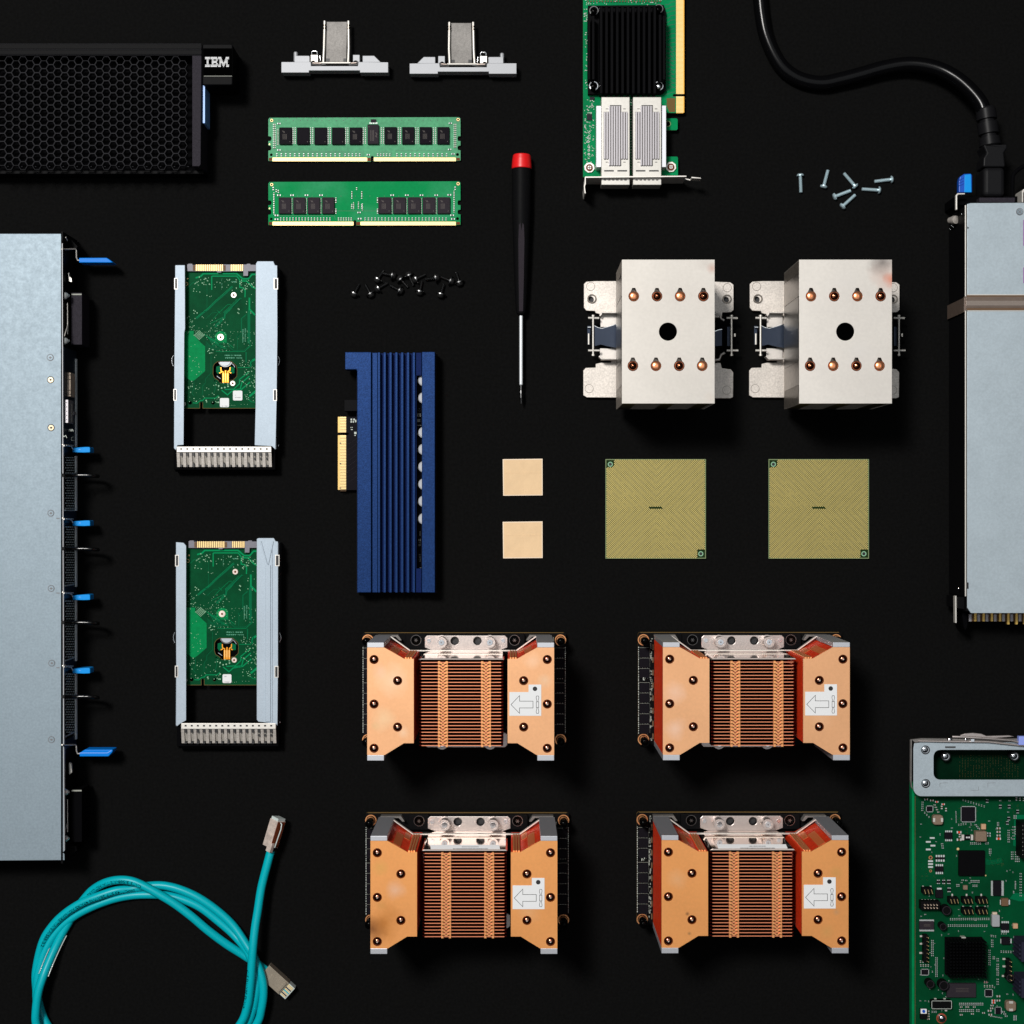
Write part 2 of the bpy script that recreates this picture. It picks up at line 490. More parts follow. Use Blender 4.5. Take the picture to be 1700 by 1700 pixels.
    def tube_w(self, P, r, n=14, closed=False, m=0, cap=True, prof=None):
        """tube through local-space points P (Vectors), radius r in pixels"""
        N = len(P)
        up0 = Vector((0, 0, 1))
        rings = []
        prev = None
        for i in range(N):
            a = P[i - 1] if (i or closed) else P[0]
            b = P[(i + 1) % N] if (i < N - 1 or closed) else P[N - 1]
            t = (b - a).normalized()
            if prev is None:
                u = up0 - t * up0.dot(t)
                if u.length < 0.1: u = Vector((1, 0, 0)) - t * t.x
            else:
                u = prev - t * prev.dot(t)
            u.normalize(); prev = u
            s = t.cross(u)
            rr = (r if prof is None else prof[i]) * S
            rings.append([P[i] + (u * math.cos(2 * PI * k / n) + s * math.sin(2 * PI * k / n)) * rr for k in range(n)])
        vs = [v for rg in rings for v in rg]
        fs = []
        for i in range(N if closed else N - 1):
            j = (i + 1) % N
            for k in range(n):
                k2 = (k + 1) % n
                fs.append((i * n + k, i * n + k2, j * n + k2, j * n + k))
        self.add(vs, fs, True, m)
        if cap and not closed:
            self.add(rings[0], [tuple(range(n))[::-1]], False, m)
            self.add(rings[-1], [tuple(range(n))], False, m)
        return self

    def tube(self, pts, r, n=12, m=0, closed=False, prof=None):
        return self.tube_w([self.t.p(*q) for q in pts], r, n, closed, m, prof=prof)

    def lathe(self, a, b, prof, n=20, m=0, flat=False):
        """prof = [(distance from a in px, radius)] along a->b (x,y,z points)"""
        A, B = self.t.p(*a), self.t.p(*b)
        d = (B - A).normalized()
        u = Vector((0, 0, 1)) - d * d.z
        if u.length < 0.1: u = Vector((1, 0, 0)) - d * d.x
        u.normalize(); s = d.cross(u)
        for i in range(len(prof) - 1):
            (t0, r0), (t1, r1) = prof[i], prof[i + 1]
            vs = []
            for (tt, rr) in ((t0, r0), (t1, r1)):
                vs += [A + d * tt * S + (u * math.cos(2 * PI * k / n) + s * math.sin(2 * PI * k / n)) * rr * S for k in range(n)]
            self.add(vs, [(k, (k + 1) % n, n + (k + 1) % n, n + k) for k in range(n)], not flat, m)
        return self

    def build(self, name, mats, parent=None, bev=0, seg=2, stuff=False, label=None):
        me = bpy.data.meshes.new(name)
        me.from_pydata(self.v, [], self.f)
        if not isinstance(mats, (list, tuple)): mats = [mats]
        for mm in mats: me.materials.append(M[mm] if isinstance(mm, str) else mm)
        me.polygons.foreach_set('use_smooth', self.sm)
        me.polygons.foreach_set('material_index', self.mi)
        me.update()
        o = bpy.data.objects.new(name, me)
        sc.collection.objects.link(o)
        o.parent = self.t.o if parent is None else parent
        if bev:
            md = o.modifiers.new('edge', 'BEVEL')
            md.width = bev * S
            md.segments = seg
            md.limit_method = 'ANGLE'
            md.angle_limit = 0.7
        if stuff: o['kind'] = 'stuff'
        if label: o['label'] = label
        return o


def rrect(x0, y0, x1, y1, r, n=5):
    out = []
    for cx, cy, a0 in ((x1 - r, y0 + r, -PI / 2), (x1 - r, y1 - r, 0), (x0 + r, y1 - r, PI / 2), (x0 + r, y0 + r, PI)):
        for i in range(n + 1):
            a = a0 + PI / 2 * i / n
            out.append((cx + r * math.cos(a), cy + r * math.sin(a)))
    return out


def circ(cx, cy, r, n=20):
    return [(cx + r * math.cos(2 * PI * i / n), cy + r * math.sin(2 * PI * i / n)) for i in range(n)]


def spline(pts, sub=8):
    """Catmull-Rom through tuples of any length"""
    P = [pts[0]] + list(pts) + [pts[-1]]
    out = []
    for i in range(1, len(P) - 2):
        p0, p1, p2, p3 = P[i - 1], P[i], P[i + 1], P[i + 2]
        for s in range(sub):
            t = s / sub
            out.append(tuple(0.5 * ((2 * b) + (-a + c) * t + (2 * a - 5 * b + 4 * c - d) * t * t + (-a + 3 * b - 3 * c + d) * t ** 3)
                             for a, b, c, d in zip(p0, p1, p2, p3)))
    out.append(tuple(pts[-1]))
    return out


def crop(ox, oy, k):
    return lambda x, y: (ox + x / k, oy + y / k)


def copy_thing(root, loc, rotz, label):
    r = root.copy()
    sc.collection.objects.link(r)
    r.location = loc
    r.rotation_euler = (0, 0, rotz)
    r['label'] = label
    for ch in list(root.children):
        c = ch.copy()
        sc.collection.objects.link(c)
        c.parent = r
        for g in list(ch.children):
            d = g.copy()
            sc.collection.objects.link(d)
            d.parent = c
    return r


def screw_head(t, x, y, z, r, mat='steel', parent=None, name='screw', slot='ink'):
    mb = MB(t)
    mb.cyl(x, y, r, z, z + r * 0.35, 20)
    mb.cyl(x, y, r * 0.8, z + r * 0.35, z + r * 0.55, 20, r1=r * 0.55)
    zz = z + r * 0.56
    a = random.uniform(0, PI)
    for q in (a, a + PI / 2):
        dx, dy = math.cos(q) * r * 0.42, math.sin(q) * r * 0.42
        mb.line([(x - dx, y - dy), (x + dx, y + dy)], r * 0.2, zz + (0.02 if q == a else 0.05), m=1)
    return mb.build(name, [mat, slot], parent)


def text_geo(body, size):
    cu = bpy.data.curves.new('lettering', 'FONT')
    cu.body = body
    cu.size = size
    cu.resolution_u = 2
    cu.offset = 0.012
    ob = bpy.data.objects.new('lettering', cu)
    sc.collection.objects.link(ob)
    bpy.context.view_layer.update()
    dg = bpy.context.evaluated_depsgraph_get()
    me = bpy.data.meshes.new_from_object(ob.evaluated_get(dg))
    vs = [(v.co.x, v.co.y) for v in me.vertices]
    fs = [tuple(p.vertices) for p in me.polygons]
    bpy.data.objects.remove(ob)
    bpy.data.meshes.remove(me)
    return vs, fs


random.seed(7)

# ---------------------------------------------------------------- table surface
me = bpy.data.meshes.new('tabletop')
me.from_pydata([(-3, -3, 0), (3, -3, 0), (3, 3, 0), (-3, 3, 0)], [], [(0, 1, 2, 3)])
me.materials.append(M['cloth'])
tb = bpy.data.objects.new('tabletop', me)
sc.collection.objects.link(tb)
tb['kind'] = 'structure'
tb['label'] = 'matte black surface under all the parts'

# ---------------------------------------------------------------- flat server chassis at the frame's edge
def build_server():
    t = T('server_chassis', 'long grey steel server chassis with blue levers, blue tabs and black wire handles', 'server', 50, 900)
    zt = 88
    # the lid is a very slightly rotated sheet: edge from (103,388) to (107,1428)
    lid = [(-330, 388), (101, 388), (102.3, 397), (104.2, 399), (104.4, 402), (101.5, 403.5), (103.5, 406), (104.5, 583), (101, 584.5), (104.5, 586.5),
           (105, 848), (106.2, 1236), (103, 1238), (106.3, 1240), (107, 1413), (103.5, 1415), (107, 1418), (107.2, 1428), (-330, 1431)]
    MB(t).prism(lid, zt - 2, zt).build('lid', 'galv', bev=0.5)
    b = MB(t)
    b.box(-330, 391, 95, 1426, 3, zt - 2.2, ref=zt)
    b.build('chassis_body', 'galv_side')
    # thin bright lip along the lid edge
    MB(t).line([(103.2, 404), (105.6, 1236)], 1.3, zt + 0.25, z0=zt - 6).line([(105.6, 1241), (106.6, 1412)], 1.3, zt + 0.25, z0=zt - 6).build('lid_lip', 'alu')

    def f(x):      # photo x of something on the side wall -> height
        return zt * (130.5 - x) / 25.5

    def wall(y0, y1, x0, x1, proud=1.0, m=0, mb=None):
        z1, z0 = f(x0), f(x1)
        zm = (z0 + z1) / 2
        X = -720.5
        xa = 850 + X * H / (H - zm)
        xb = 850 + (X + proud) * H / (H - zm)
        k = (H - zm)
        (mb or MB(t)).box(xa - 3, y0, xb, y1, z0, z1, ref=zm, m=m)
    # wall skin
    mb = MB(t)
    wall(392, 1424, 105, 129, 0.2, mb=mb)
    mb.build('side_wall', 'blk')
    for y0, y1 in ((580, 742), (848, 868), (972, 992), (1095, 1112), (1224, 1240)):
        mb = MB(t)
        wall(y0, y1, 105.5, 127, 1.2, mb=mb)
        mb.build('wall_panel', 'wallblue', bev=0.4)
    for y0, y1 in ((596, 742), (757, 848), (872, 974), (995, 1097), (1116, 1227)):
        mb = MB(t)
        wall(y0, y1, 124.4, 126.2, 3.2, mb=mb)
        mb.build('lower_lip', 'liplight')
    # honeycomb vents of the four power bays
    for (y0, y1) in ((757, 846), (872, 970), (995, 1093), (1116, 1218)):
        v = MB(t)
        wall(y0, y1, 106.5, 124, 0.8, mb=v, m=0)
        n = int((y1 - y0) / 4.2)
        for i in range(n):
            for j in range(5):
                yy = y0 + 2 + i * 4.2
                xx = 108.5 + j * 3.5 + (1.7 if i % 2 else 0)
                wall(yy, yy + 1.7, xx, xx + 1.7, 1.8, m=1, mb=v)
        wall(y1, y1 + 2.2, 107, 123, 2.0, m=1, mb=v)
        v.build('vent', ['blk_matte', 'vent_grey'])
    # big blue levers at both ends
    def lever(y, x0, x1, flip):
        z = 46
        st = MB(t)
        yb = y - 20 if not flip else y - 16
        pts = [(103, yb + 1.5, 96), (108, yb + 2, 84), (125, yb + 1, 50), (126.5, yb + 4, 49), (126.8, y - 5, 48), (128.5, y, 47), (x0 + 6, y + 0.5, z)]
        st.tube(pts, 1.25, 8)
        so = st.build('steel_arm', 'cage')
        h = MB(t)
        if not flip:
            h.prism([(x0, y - 4), (x1 - 11, y - 4.2), (x1 - 7, y - 2), (x1, y + 3.5), (x1 - 5, y + 4), (x0, y + 4)], z - 26, z + 2)
        else:
            h.prism([(x0, y - 1), (x0 + 9, y - 6.5), (x1, y - 6.5), (x1, y - 3), (x1 - 7, y + 5), (x0, y + 5)], z - 26, z + 2)
            h.line([(x0, y - 1), (x1 - 9, y - 1), (x1 - 2, y - 5)], 1.0, z + 2.3, m=1)
        h.build('blue_lever', ['blue', 'bluelight'], so, bev=1.2, seg=3)
    lever(432, 131, 187.5, False)
    lever(1251, 132, 187, True)
    # small blue tabs and black wire bails on each bay
    for k, y in enumerate((747, 869, 992, 1114)):
        a = MB(t)
        a.tube([(104, y - 9, 94), (108, y - 8, 82), (113, y - 7, 68), (118, y - 6, 55), (121, y - 1, 50)], 1.0, 6)
        for j in range(4):
            a.box(105 + j * 4, y - 8.5, 107 + j * 4, y - 6.2, f(105 + j * 4) - 8, f(105 + j * 4) + 4)
        ao = a.build('latch_spring', 'cage')
        tb_ = MB(t)
        tb_.prism([(120, y - 3.5), (142, y - 5), (148.5, y - 5), (149.5, y - 3), (149.5, y + 4), (140, y + 4.5), (120.5, y + 4)], 22, 46)
        tb_.rect(131, y - 1.2, 134, y - 0.4, 46.3, m=1)
        tb_.build('blue_tab', ['tabcyan', 'bluelight'], ao, bev=1.0)
    for y in (789, 911, 1033.5, 1156.5):
        yy = y
        bl = MB(t)
        path = spline([(104, yy, 98), (112, yy, 80), (124, yy, 66), (139, yy, 64), (152, yy + 0.3, 62), (161, yy + 1.0, 52), (163, yy + 1.8, 40), (160, yy + 1.8, 30), (145, yy + 1, 27), (118, yy, 30)], 5)
        bl.tube(path, 2.9, 10)
        bl.build('wire_handle', 'wire_blk')
    # ear brackets with screws
    def ear(y0, y1, lit):
        e = MB(t)
        e.prism([(118, y0), (136, y0), (136, y1), (118, y1)], 12, 58)
        e.box(118.5, y0 + 1.5, 135.5, y0 + 4, 58, 58.8, m=1)
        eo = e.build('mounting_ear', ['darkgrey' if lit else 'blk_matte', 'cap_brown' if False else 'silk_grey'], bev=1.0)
        r = MB(t)
        r.tube([(112, y0 + 17, 72), (112.3, y1 - 17, 72)], 0.9, 6)
        r.tube([(112, y1 - 32, 72), (107, y1 - 14, 86)], 0.8, 6)
        r.build('release_wire', 'cage', eo)
        for yy in (y0 + 5, y1 - 6):
            s = MB(t)
            s.lathe((104, yy, 80), (118, yy, 66), [(0, 0), (0, 6), (3, 6.4), (5, 5.2), (7, 5.2), (8, 3), (12, 2.6), (12, 0)], 16)
            s.build('thumb_screw', 'chrome2', eo)
    ear(486, 572, True)
    ear(1310, 1398, False)
    # upper ear block
    b2 = MB(t)
    b2.prism([(103, 391), (113, 391), (129, 409), (127, 413), (112, 413), (103, 404)], 10, 50)
    b2.build('end_bracket', 'blk', bev=0.8)
    b2 = MB(t)
    b2.prism([(103, 1404), (126, 1404), (128, 1412), (112, 1427), (103, 1426)], 8, 48)
    b2.build('end_bracket', 'blk', bev=0.8)
    g = MB(t)
    g.tube([(109, 394, 80), (112, 399, 72)], 1.0, 6)
    g.prism([(113, 453), (114.5, 453), (115, 459), (118.5, 462), (119, 468), (114.5, 467)], 60, 66)
    g.prism([(114.5, 1266), (118, 1268), (119.5, 1282), (115, 1286)], 58, 64)
    g.build('latch_clip', 'cage')
    # ports seen on the wall
    pt = MB(t)
    pt.box(111.5, 618.5, 117, 658, 40, 66)
    for yy in (622, 629.5, 647.5, 654):
        pt.box(111.8, yy, 117.2, yy + 1.0, 60, 66.3, m=1)
    pt.build('display_port', ['tan', 'ink'], bev=0.4)
    pt = MB(t)
    pt.box(107, 663.5, 113.2, 702, 50, 80)
    for i in range(5):
        pt.cyl(110.6, 668.5 + i * 7, 0.8, 80, 80.3, 8, m=1)
    pt.line([(114.5, 700), (119, 700), (119, 670)], 0.8, 62, m=2)
    pt.box(120, 683, 123, 688.5, 30, 42, m=0)
    pt.build('network_port', ['cage_fin', 'ink', 'silk_grey'], bev=0.3)
    sy = MB(t)
    for i in range(4):
        sy.line([(113.5 + i * 2.2, 712.5), (115 + i * 2.2, 716)], 0.8, 66)
    sy.line([(104.8, 723), (106, 725), (109, 723), (111, 727)], 0.9, 92)
    sy.line([(121.5, 725), (118.5, 727), (118.8, 731), (122, 731.5)], 1.0, 48)
    sy.build('printed_symbols', 'silk')
    # screws in the lid
    for (x, y, r, mt) in ((83.5, 593.5, 5.2, 'galv'), (84, 630.5, 5.2, 'brass'), (84.8, 710, 5.2, 'brass'), (84.5, 852, 5, 'galv'), (85, 977, 5, 'galv'), (86, 1101, 5, 'galv'), (85.5, 1228, 5, 'galv')):
        s = MB(t)
        s.ring(x, y, r + 0.8, r - 0.1, zt - 0.5, zt + 0.15, 24, m=1)
        s.cyl(x, y, r, zt - 0.5, zt + 0.7, 24, r1=r - 0.8)
        s.cyl(x, y, 2.0, zt + 0.7, zt + 0.8, 6, m=1)
        s.line([(x - 2.6, y), (x + 2.6, y)], 0.9, zt + 0.92, m=1)
        s.build('lid_screw', [mt, 'ink_grey' if mt == 'galv' else 'ink'])
    sl = MB(t)
    for y in (860.5, 984.5, 1108.5):
        sl.line([(93.5, y), (99, y + 0.2)], 1.6, zt + 0.1)
    sl.build('lid_slot', 'ink_grey')


build_server()


# ---------------------------------------------------------------- black bezel
def build_bezel():
    t = T('server_faceplate', 'black server front bezel with honeycomb mesh and a square logo badge', 'bezel', 180, 180)
    z = 60
    fr = MB(t)
    fr.box(-60, 73, 335, 81.5, 2, z + 1)
    fr.box(-60, 82.3, 335, 90.5, 2, z)
    fr.box(-60, 277, 333, 283, 2, z - 26, ref=z)
    fr.build('frame', 'blk', bev=0.8)
    e = MB(t)
    e.prism([(319, 92), (334.5, 92), (333, 273), (331, 276), (319, 276)], 2, z)
    e.build('end_panel', 'darkgrey', bev=0.8)
    ln = MB(t)
    for y in (82, 91.3):
        ln.box(-60, y - 0.35, 334, y + 0.35, z - 1, z + 1.3)
    ln.box(-60, 72.6, 334, 73.3, z - 1, z + 1.2)
    ln.build('trim_line', 'hexgrey')
    # honeycomb: flat topped cells, one sheet
    g = MB(t)
    px, py = 11.53, 13.42
    ro = py / 2 / math.cos(PI / 6)
    for i in range(-3, 29):
        cx = 314.8 - i * px
        for j in range(14):
            cy = 100.5 + j * py + (py / 2 if i % 2 else 0)
            if cx < -24 or cy > 276: continue
            ho = [(cx + ro * math.cos(PI / 3 * k), cy + ro * math.sin(PI / 3 * k)) for k in range(6)]
            hi = [(cx + ro * 0.885 * math.cos(PI / 3 * k), cy + ro * 0.885 * math.sin(PI / 3 * k)) for k in range(6)]
            if cx + ro > 321: continue
            pts = ho + hi
            vs = [t.p(a, b, z) for a, b in pts] + [t.p(a, b, z - 9, z) for a, b in hi]
            fs = []
            for k in range(6):
                k2 = (k + 1) % 6
                fs.append((k2, k, 6 + k, 6 + k2))
                fs.append((6 + k2, 6 + k, 12 + k, 12 + k2))
            g.add(vs, fs)
    g.build('honeycomb_grille', 'hexgrey')
    bk = MB(t)
    bk.box(-60, 92, 320, 277, 2, 30, ref=z)
    bk.build('back_plate', 'blk_matte')
    tk = MB(t)
    for i in range(14):
        x = 6 + i * 23.05
        tk.line([(x, 276.5), (x + 8, 276.5)], 1.1, z - 6)
    tk.build('lower_edge_clip', 'hexgrey')
    # badge
    bd = MB(t)
    bd.prism(rrect(336, 73, 386, 141, 3), 4, z + 6)
    bo = bd.build('badge_block', 'blk', bev=1.5)
    bd = MB(t)
    bd.box(337, 80, 385, 126, z + 6, z + 7)
    pl = bd.build('badge_plate', 'badge', bo, bev=0.5)
    ed = MB(t)
    ed.box(338.5, 125.9, 385, 126.7, z + 6, z + 7.4)
    ed.build('plate_edge', 'silk_grey', bo)
    lg = MB(t)
    rows = [
        [(430, 515), (525, 640), (660, 715), (795, 850)],
        [(430, 515), (525, 652), (660, 722), (788, 850)],
        [(458, 492), (548, 580), (622, 655), (683, 732), (778, 828)],
        [(458, 492), (548, 640), (683, 742), (768, 828)],
        [(458, 492), (548, 640), (683, 752), (758, 828)],
        [(458, 492), (548, 580), (622, 655), (683, 708), (724, 787), (803, 828)],
        [(430, 515), (525, 652), (660, 708), (736, 775), (803, 850)],
        [(430, 515), (525, 640), (660, 708), (748, 763), (803, 850)]]
    for i, r in enumerate(rows):
        y = 368 + i * 22.6
        for a, b in r:
            lg.box(300 + a / 10.625, 60 + y / 10.625, 300 + b / 10.625, 60 + (y + 14.5) / 10.625, z + 7, z + 7.5)
    lg.build('logo_lettering', 'white', bo)
    bl = MB(t)
    bl.box(336.3, 141.5, 340.3, 204.5, 10, z - 8)
    bl.build('blue_release_strip', 'bluelight', bev=0.4)


build_bezel()

# ---------------------------------------------------------------- metal latch brackets
def build_latch(label, mir, off):
    t = T('latch_bracket', label, 'bracket', 555, 100, group='metal latch brackets', off=off)
    c = 555.5

    def X(x):
        return 2 * c - x if mir else x

    def P(pts):
        return [(X(a), b) for a, b in pts]
    z = 24
    base = [(467, 103), (492, 103), (516, 103), (516.5, 109.5), (594, 109.5), (595, 103), (644.5, 103.5), (644.5, 120.5), (597.5, 120.5), (597.5, 117), (513, 117), (513, 120.5), (467, 120.5)]
    MB(t).prism(P(base), 3, z).build('body', 'alu', bev=0.6)
    MB(t).prism(P([(489, 92.5), (513, 92.5), (514, 94), (514, 103.2), (489, 103.2)]), 3, z - 5).build('step_block', 'alu', bev=0.5)
    MB(t).prism(P([(602, 92.5), (621, 92.5), (632, 103.2), (602, 103.2)]), 3, z - 5).build('step_block', 'alu', bev=0.5)
    MB(t).prism(P([(516, 91), (527.5, 91), (527.5, 103), (523, 103), (521.5, 100.5), (518.5, 100.5), (516, 103)]), 5, z + 3).build('clamp_block', 'cage', bev=0.4)
    MB(t).prism(P([(586, 91), (597, 91), (597, 103), (594, 103), (592, 100.5), (589, 100.5), (586, 103)]), 5, z).build('clamp_block', 'alu', bev=0.4)
    p = MB(t)
    p.lathe((X(491), 103, 14), (X(491), 87, 14), [(0, 3.4), (15, 3.4), (16.5, 2.4), (17, 0)], 18)
    p.build('guide_post', 'alu')
    cl = MB(t)
    cl.tube([(X(517.5), 94, 20), (X(517.5), 86, 22), (X(519, ), 85, 22), (X(525), 84.6, 22), (X(526.5), 86, 22), (X(527), 94, 20)], 1.0, 8)
    cl.tube([(X(531), 93, 14), (X(532), 101, 14)], 1.2, 8)
    cl.build('spring_clip', 'steel')
    # hoop: two rods, a plate between
    h = MB(t)
    h.tube([(X(536.8), 104, 18), (X(538), 80, 19), (X(539), 35, 19)], 2.1, 10)
    h.tube([(X(578), 104, 18), (X(579), 80, 19), (X(578.5), 35, 19)], 2.1, 10)
    h.tube([(X(530), 104.5, 20), (X(582), 104.5, 20)], 1.7, 10)
    h.build('hoop', 'cage')
    k = MB(t)
    for xx in (539, 578.5):
        for yy in (42.5, 47):
            k.lathe((X(xx), yy - 1.4, 19), (X(xx), yy + 1.4, 19), [(0, 0), (0, 2.4), (2.8, 2.4), (2.8, 0)], 14)
    k.build('collar', 'nickel_side')
    MB(t).prism(P([(542, 36), (576.5, 36), (575, 103), (541, 103)]), 12, 15).build('hoop_plate', 'steel_worn', bev=0.5)
    d = MB(t)
    d.box(X(541.5), 97, X(547), 101.5, 15, 16)
    d.box(X(570), 97, X(575), 101.5, 15, 16)
    d.line(P([(517.5, 106.7), (532, 107.8), (541, 106)]), 1.8, z + 0.2)
    d.line(P([(517.5, 101.5), (518.5, 107)]), 1.6, z + 0.2)
    d.line(P([(579, 107.6), (592.5, 107.2), (594, 101.5)]), 1.8, z + 0.2)
    d.build('hinge_gap', 'ink')
    hp = MB(t)
    hp.tube([(X(519), 104.6, 26), (X(533), 105.2, 26)], 1.2, 8)
    hp.tube([(X(583), 105, 26), (X(592), 104.2, 26)], 1.2, 8)
    hp.build('hinge_pin', 'shield_pink')
    for x in (506, 607):
        q = MB(t)
        q.dome(X(x), 121.5, 2.6, 6, 3)
        q.build('peg', 'steel')


build_latch('silver latch bracket with a worn metal hoop, guide post at its left end', False, (0, 0))
build_latch('silver latch bracket with a worn metal hoop, guide post at its right end', True, (213.5, 2))


# ---------------------------------------------------------------- memory modules
def dimm(label, front):
    oy = 0 if front else 106.5
    t = T('memory_module', label, 'memory module', 605, 232 + oy, group='green memory modules')

    def Y(y): return y + oy
    z = 5
    ns = 618 if front else 589
    l, r = (445.5, 764.5)
    o = [(l, Y(198)), (l + 2, Y(195.5)), (r - 2, Y(194.5)), (r, Y(197)), (r, Y(226)), (r - 4, Y(226)), (r - 5, Y(230)), (r - 4, Y(234)), (r, Y(234)),
         (r, Y(241.5)), (r - 4, Y(242)), (r - 5, Y(245.5)), (r - 4, Y(249)), (r, Y(249.5)), (r, Y(266.5)), (r - 8, Y(267)), (ns + 2.4, Y(268)),
         (ns + 2.4, Y(260)), (ns + 1.2, Y(259)), (ns - 1.2, Y(259)), (ns - 2.4, Y(260)), (ns - 2.4, Y(268.3)), (l + 7, Y(267.5)), (l, Y(267)),
         (l, Y(250)), (l + 4, Y(249.5)), (l + 5, Y(246)), (l + 4, Y(242)), (l, Y(241.5)), (l, Y(234)), (l + 4, Y(234)), (l + 5.5, Y(230)), (l + 4, Y(226.5)), (l, Y(226))]
    holes = [circ(451, Y(199.8), 1.6, 12), circ(r - 4, Y(198.5), 1.6, 12), circ(450.3, Y(257), 2.4, 12), circ(r - 5, Y(256.5), 2.6, 12)]
    bo = MB(t).prism(o, 1.5, z, holes, mw=1).build('circuit_board', ['pcb_pale' if front else 'pcb_ram', 'pcb_edge'])
    g = MB(t)
    x = l + 7
    zc = z + 0.15
    while x < r - 8:
        if not (ns - 2.6 < x < ns + 2.6) and not ((ns - 9.5 < x < ns) if front else (ns < x < ns + 9)):
            g.rect(x, Y(262), x + 1.35, Y(267.6), zc)
        x += 1.75
    g.rect(l + 7, Y(261.6), ns - (9.5 if front else 2.6), Y(267.7), z + 0.07)
    g.rect(ns + (2.6 if front else 9.3), Y(261.6), r - 8, Y(267.2), z + 0.07)
    g.build('gold_contacts', 'gold')
    q = MB(t)
    a = (ns - 9, ns - 2.6) if front else (ns + 2.6, ns + 9)
    for (xa, xb, yb) in ((a[0], a[1], 267.5), (l + 1, l + 6, 266.8), (r - 7, r - 1, 266.3)):
        MB(t).rect(xa, Y(262), xb, Y(yb), z + 0.12).build('copper_patch', 'patch_red')
    rg = MB(t)
    rg.ring(451, Y(199.8), 3.2, 2.6, z, z + 0.2, 16, m=1)
    rg.ring(r - 4, Y(198.5), 3.4, 2.7, z, z + 0.2, 16, m=1)
    rg.ring(451, Y(199.8), 2.4, 1.6, z, z + 0.3, 16)
    rg.ring(r - 4, Y(198.5), 2.5, 1.6, z, z + 0.3, 16)
    rg.cyl(447.5, Y(239.5), 1.2, z, z + 0.4, 10)
    rg.build('plated_hole', ['gold', 'ink'])
    # chips
    if front:
        cs = [(463.5 + 29.15 * i, 211.5, 484.3 + 29.15 * i, 239.3) for i in range(5)] + \
             [(638.3 + 29.1 * i, 210.8, 658.6 + 29.1 * i, 238.7) for i in range(4)]
        reg = (610, 206.5, 628.5, 238.8)
    else:
        cs = [(462.5 + 24.1 * i, 221, 482.6 + 24.1 * i, 248.6) for i in range(4)] + [(628 + 24.5 * i, 221, 649 + 24.5 * i, 248.5) for i in range(5)]
        reg = None
    for i, (x0, y0, x1, y1) in enumerate(cs):
        if not front: y0 -= 0.0; y1 -= 0.0
        yo = 0 if front else oy - 106.5 + 106.5 - 0
        y0_, y1_ = (y0, y1) if front else (y0 + oy - 0 , y1 + oy)
        if not front:
            y0_, y1_ = 327.5, 354.5
            if i > 3: y0_, y1_ = 327.3, 354.3
        c = MB(t)
        c.box(x0, y0_, x1, y1_, z, z + 5)
        w = x1 - x0
        zz = z + 5.1
        cy = (y0_ + y1_) / 2
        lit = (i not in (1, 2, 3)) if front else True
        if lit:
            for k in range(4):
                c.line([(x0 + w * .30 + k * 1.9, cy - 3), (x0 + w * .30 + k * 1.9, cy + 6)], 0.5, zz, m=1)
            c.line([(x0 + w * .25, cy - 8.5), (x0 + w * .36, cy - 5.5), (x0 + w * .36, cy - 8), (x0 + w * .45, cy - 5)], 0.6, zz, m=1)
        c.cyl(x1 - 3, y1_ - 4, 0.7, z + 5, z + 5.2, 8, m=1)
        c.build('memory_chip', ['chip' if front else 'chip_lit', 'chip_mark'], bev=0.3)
    if reg:
        c = MB(t)
        c.box(*reg[:2], *reg[2:], z, z + 6)
        for k in range(3):
            c.line([(615.5 + k * 2.4, 216), (615.5 + k * 2.4, 234)], 0.6, z + 6.1, m=1)
        c.line([(623.5, 220), (626, 223), (623.5, 226), (626, 228)], 0.8, z + 6.1, m=1)
        c.cyl(612.7, 210.5, 0.7, z + 6, z + 6.2, 8, m=1)
        c.build('register_chip', ['chip_lit', 'chip_mark'], bev=0.3)
        c = MB(t)
        c.box(615.5, 198, 624, 202.5, z, z + 3)
        for k in range(5):
            c.box(613.5 + k * 2.8, 203, 615.2 + k * 2.8, 205.5, z, z + 1, m=1)
        c.build('sensor_chip', ['chip_lit', 'solder'])
    # passive parts: body with two bright ends
    cb, ce = MB(t), MB(t)

    def cap(x, y, horiz=True, s=1.0, dark=False):
        a, b = (1.9 * s, 1.0 * s) if horiz else (1.0 * s, 1.9 * s)
        cb.box(x - a * .55, y - b * .8, x + a * .55, y + b * .8, z, z + 1.6, m=1 if dark else 0)
        if horiz:
            ce.box(x - a, y - b * .85, x - a * .55, y + b * .85, z, z + 1.7)
            ce.box(x + a * .55, y - b * .85, x + a, y + b * .85, z, z + 1.7)
        else:
            ce.box(x - a * .85, y - b, x + a * .85, y - b * .55, z, z + 1.7)
            ce.box(x - a * .85, y + b * .55, x + a * .85, y + b, z, z + 1.7)
    if front:
        for gx in [488.3 + 29.15 * i for i in range(5)] + [634.8, 663 + 0, 692.2, 721.4]:
            for k in range(8):
                cap(gx - 1.8, 213 + k * 3.45, False, 0.75)
                cap(gx + 1.8, 213 + k * 3.45, False, 0.75)
        for k in range(12):
            cap(455.2, 206.5 + k * 3.5, True, 1.0)
            cap(461, 213 + k * 2.3 + 2, True, 0.6)
            cap(755.3, 206.5 + k * 3.4, True, 1.0)
        for k in range(15):
            cap(459.5 + k * 7.45, 257, False, 1.2, True)
        for k in range(5):
            cap(573 + k * 6, 257, False, 1.1, True)
            cap(627 + k * 5, 257, False, 1.0, True)
        for k in range(12):
            cap(658.8 + k * 7.5, 257, False, 1.2, True)
        for (a, b) in ((463, 205), (463, 249), (747.5, 204.5), (746.5, 248), (752, 255.5), (611.5, 256.8)):
            cap(a, b, True, 1.3, True)
    else:
        for k in range(10):
            cap(454.6, Y(215 + k * 3.6), False, 0.9)
            cap(753.7, Y(212 + k * 3.6), False, 0.9)
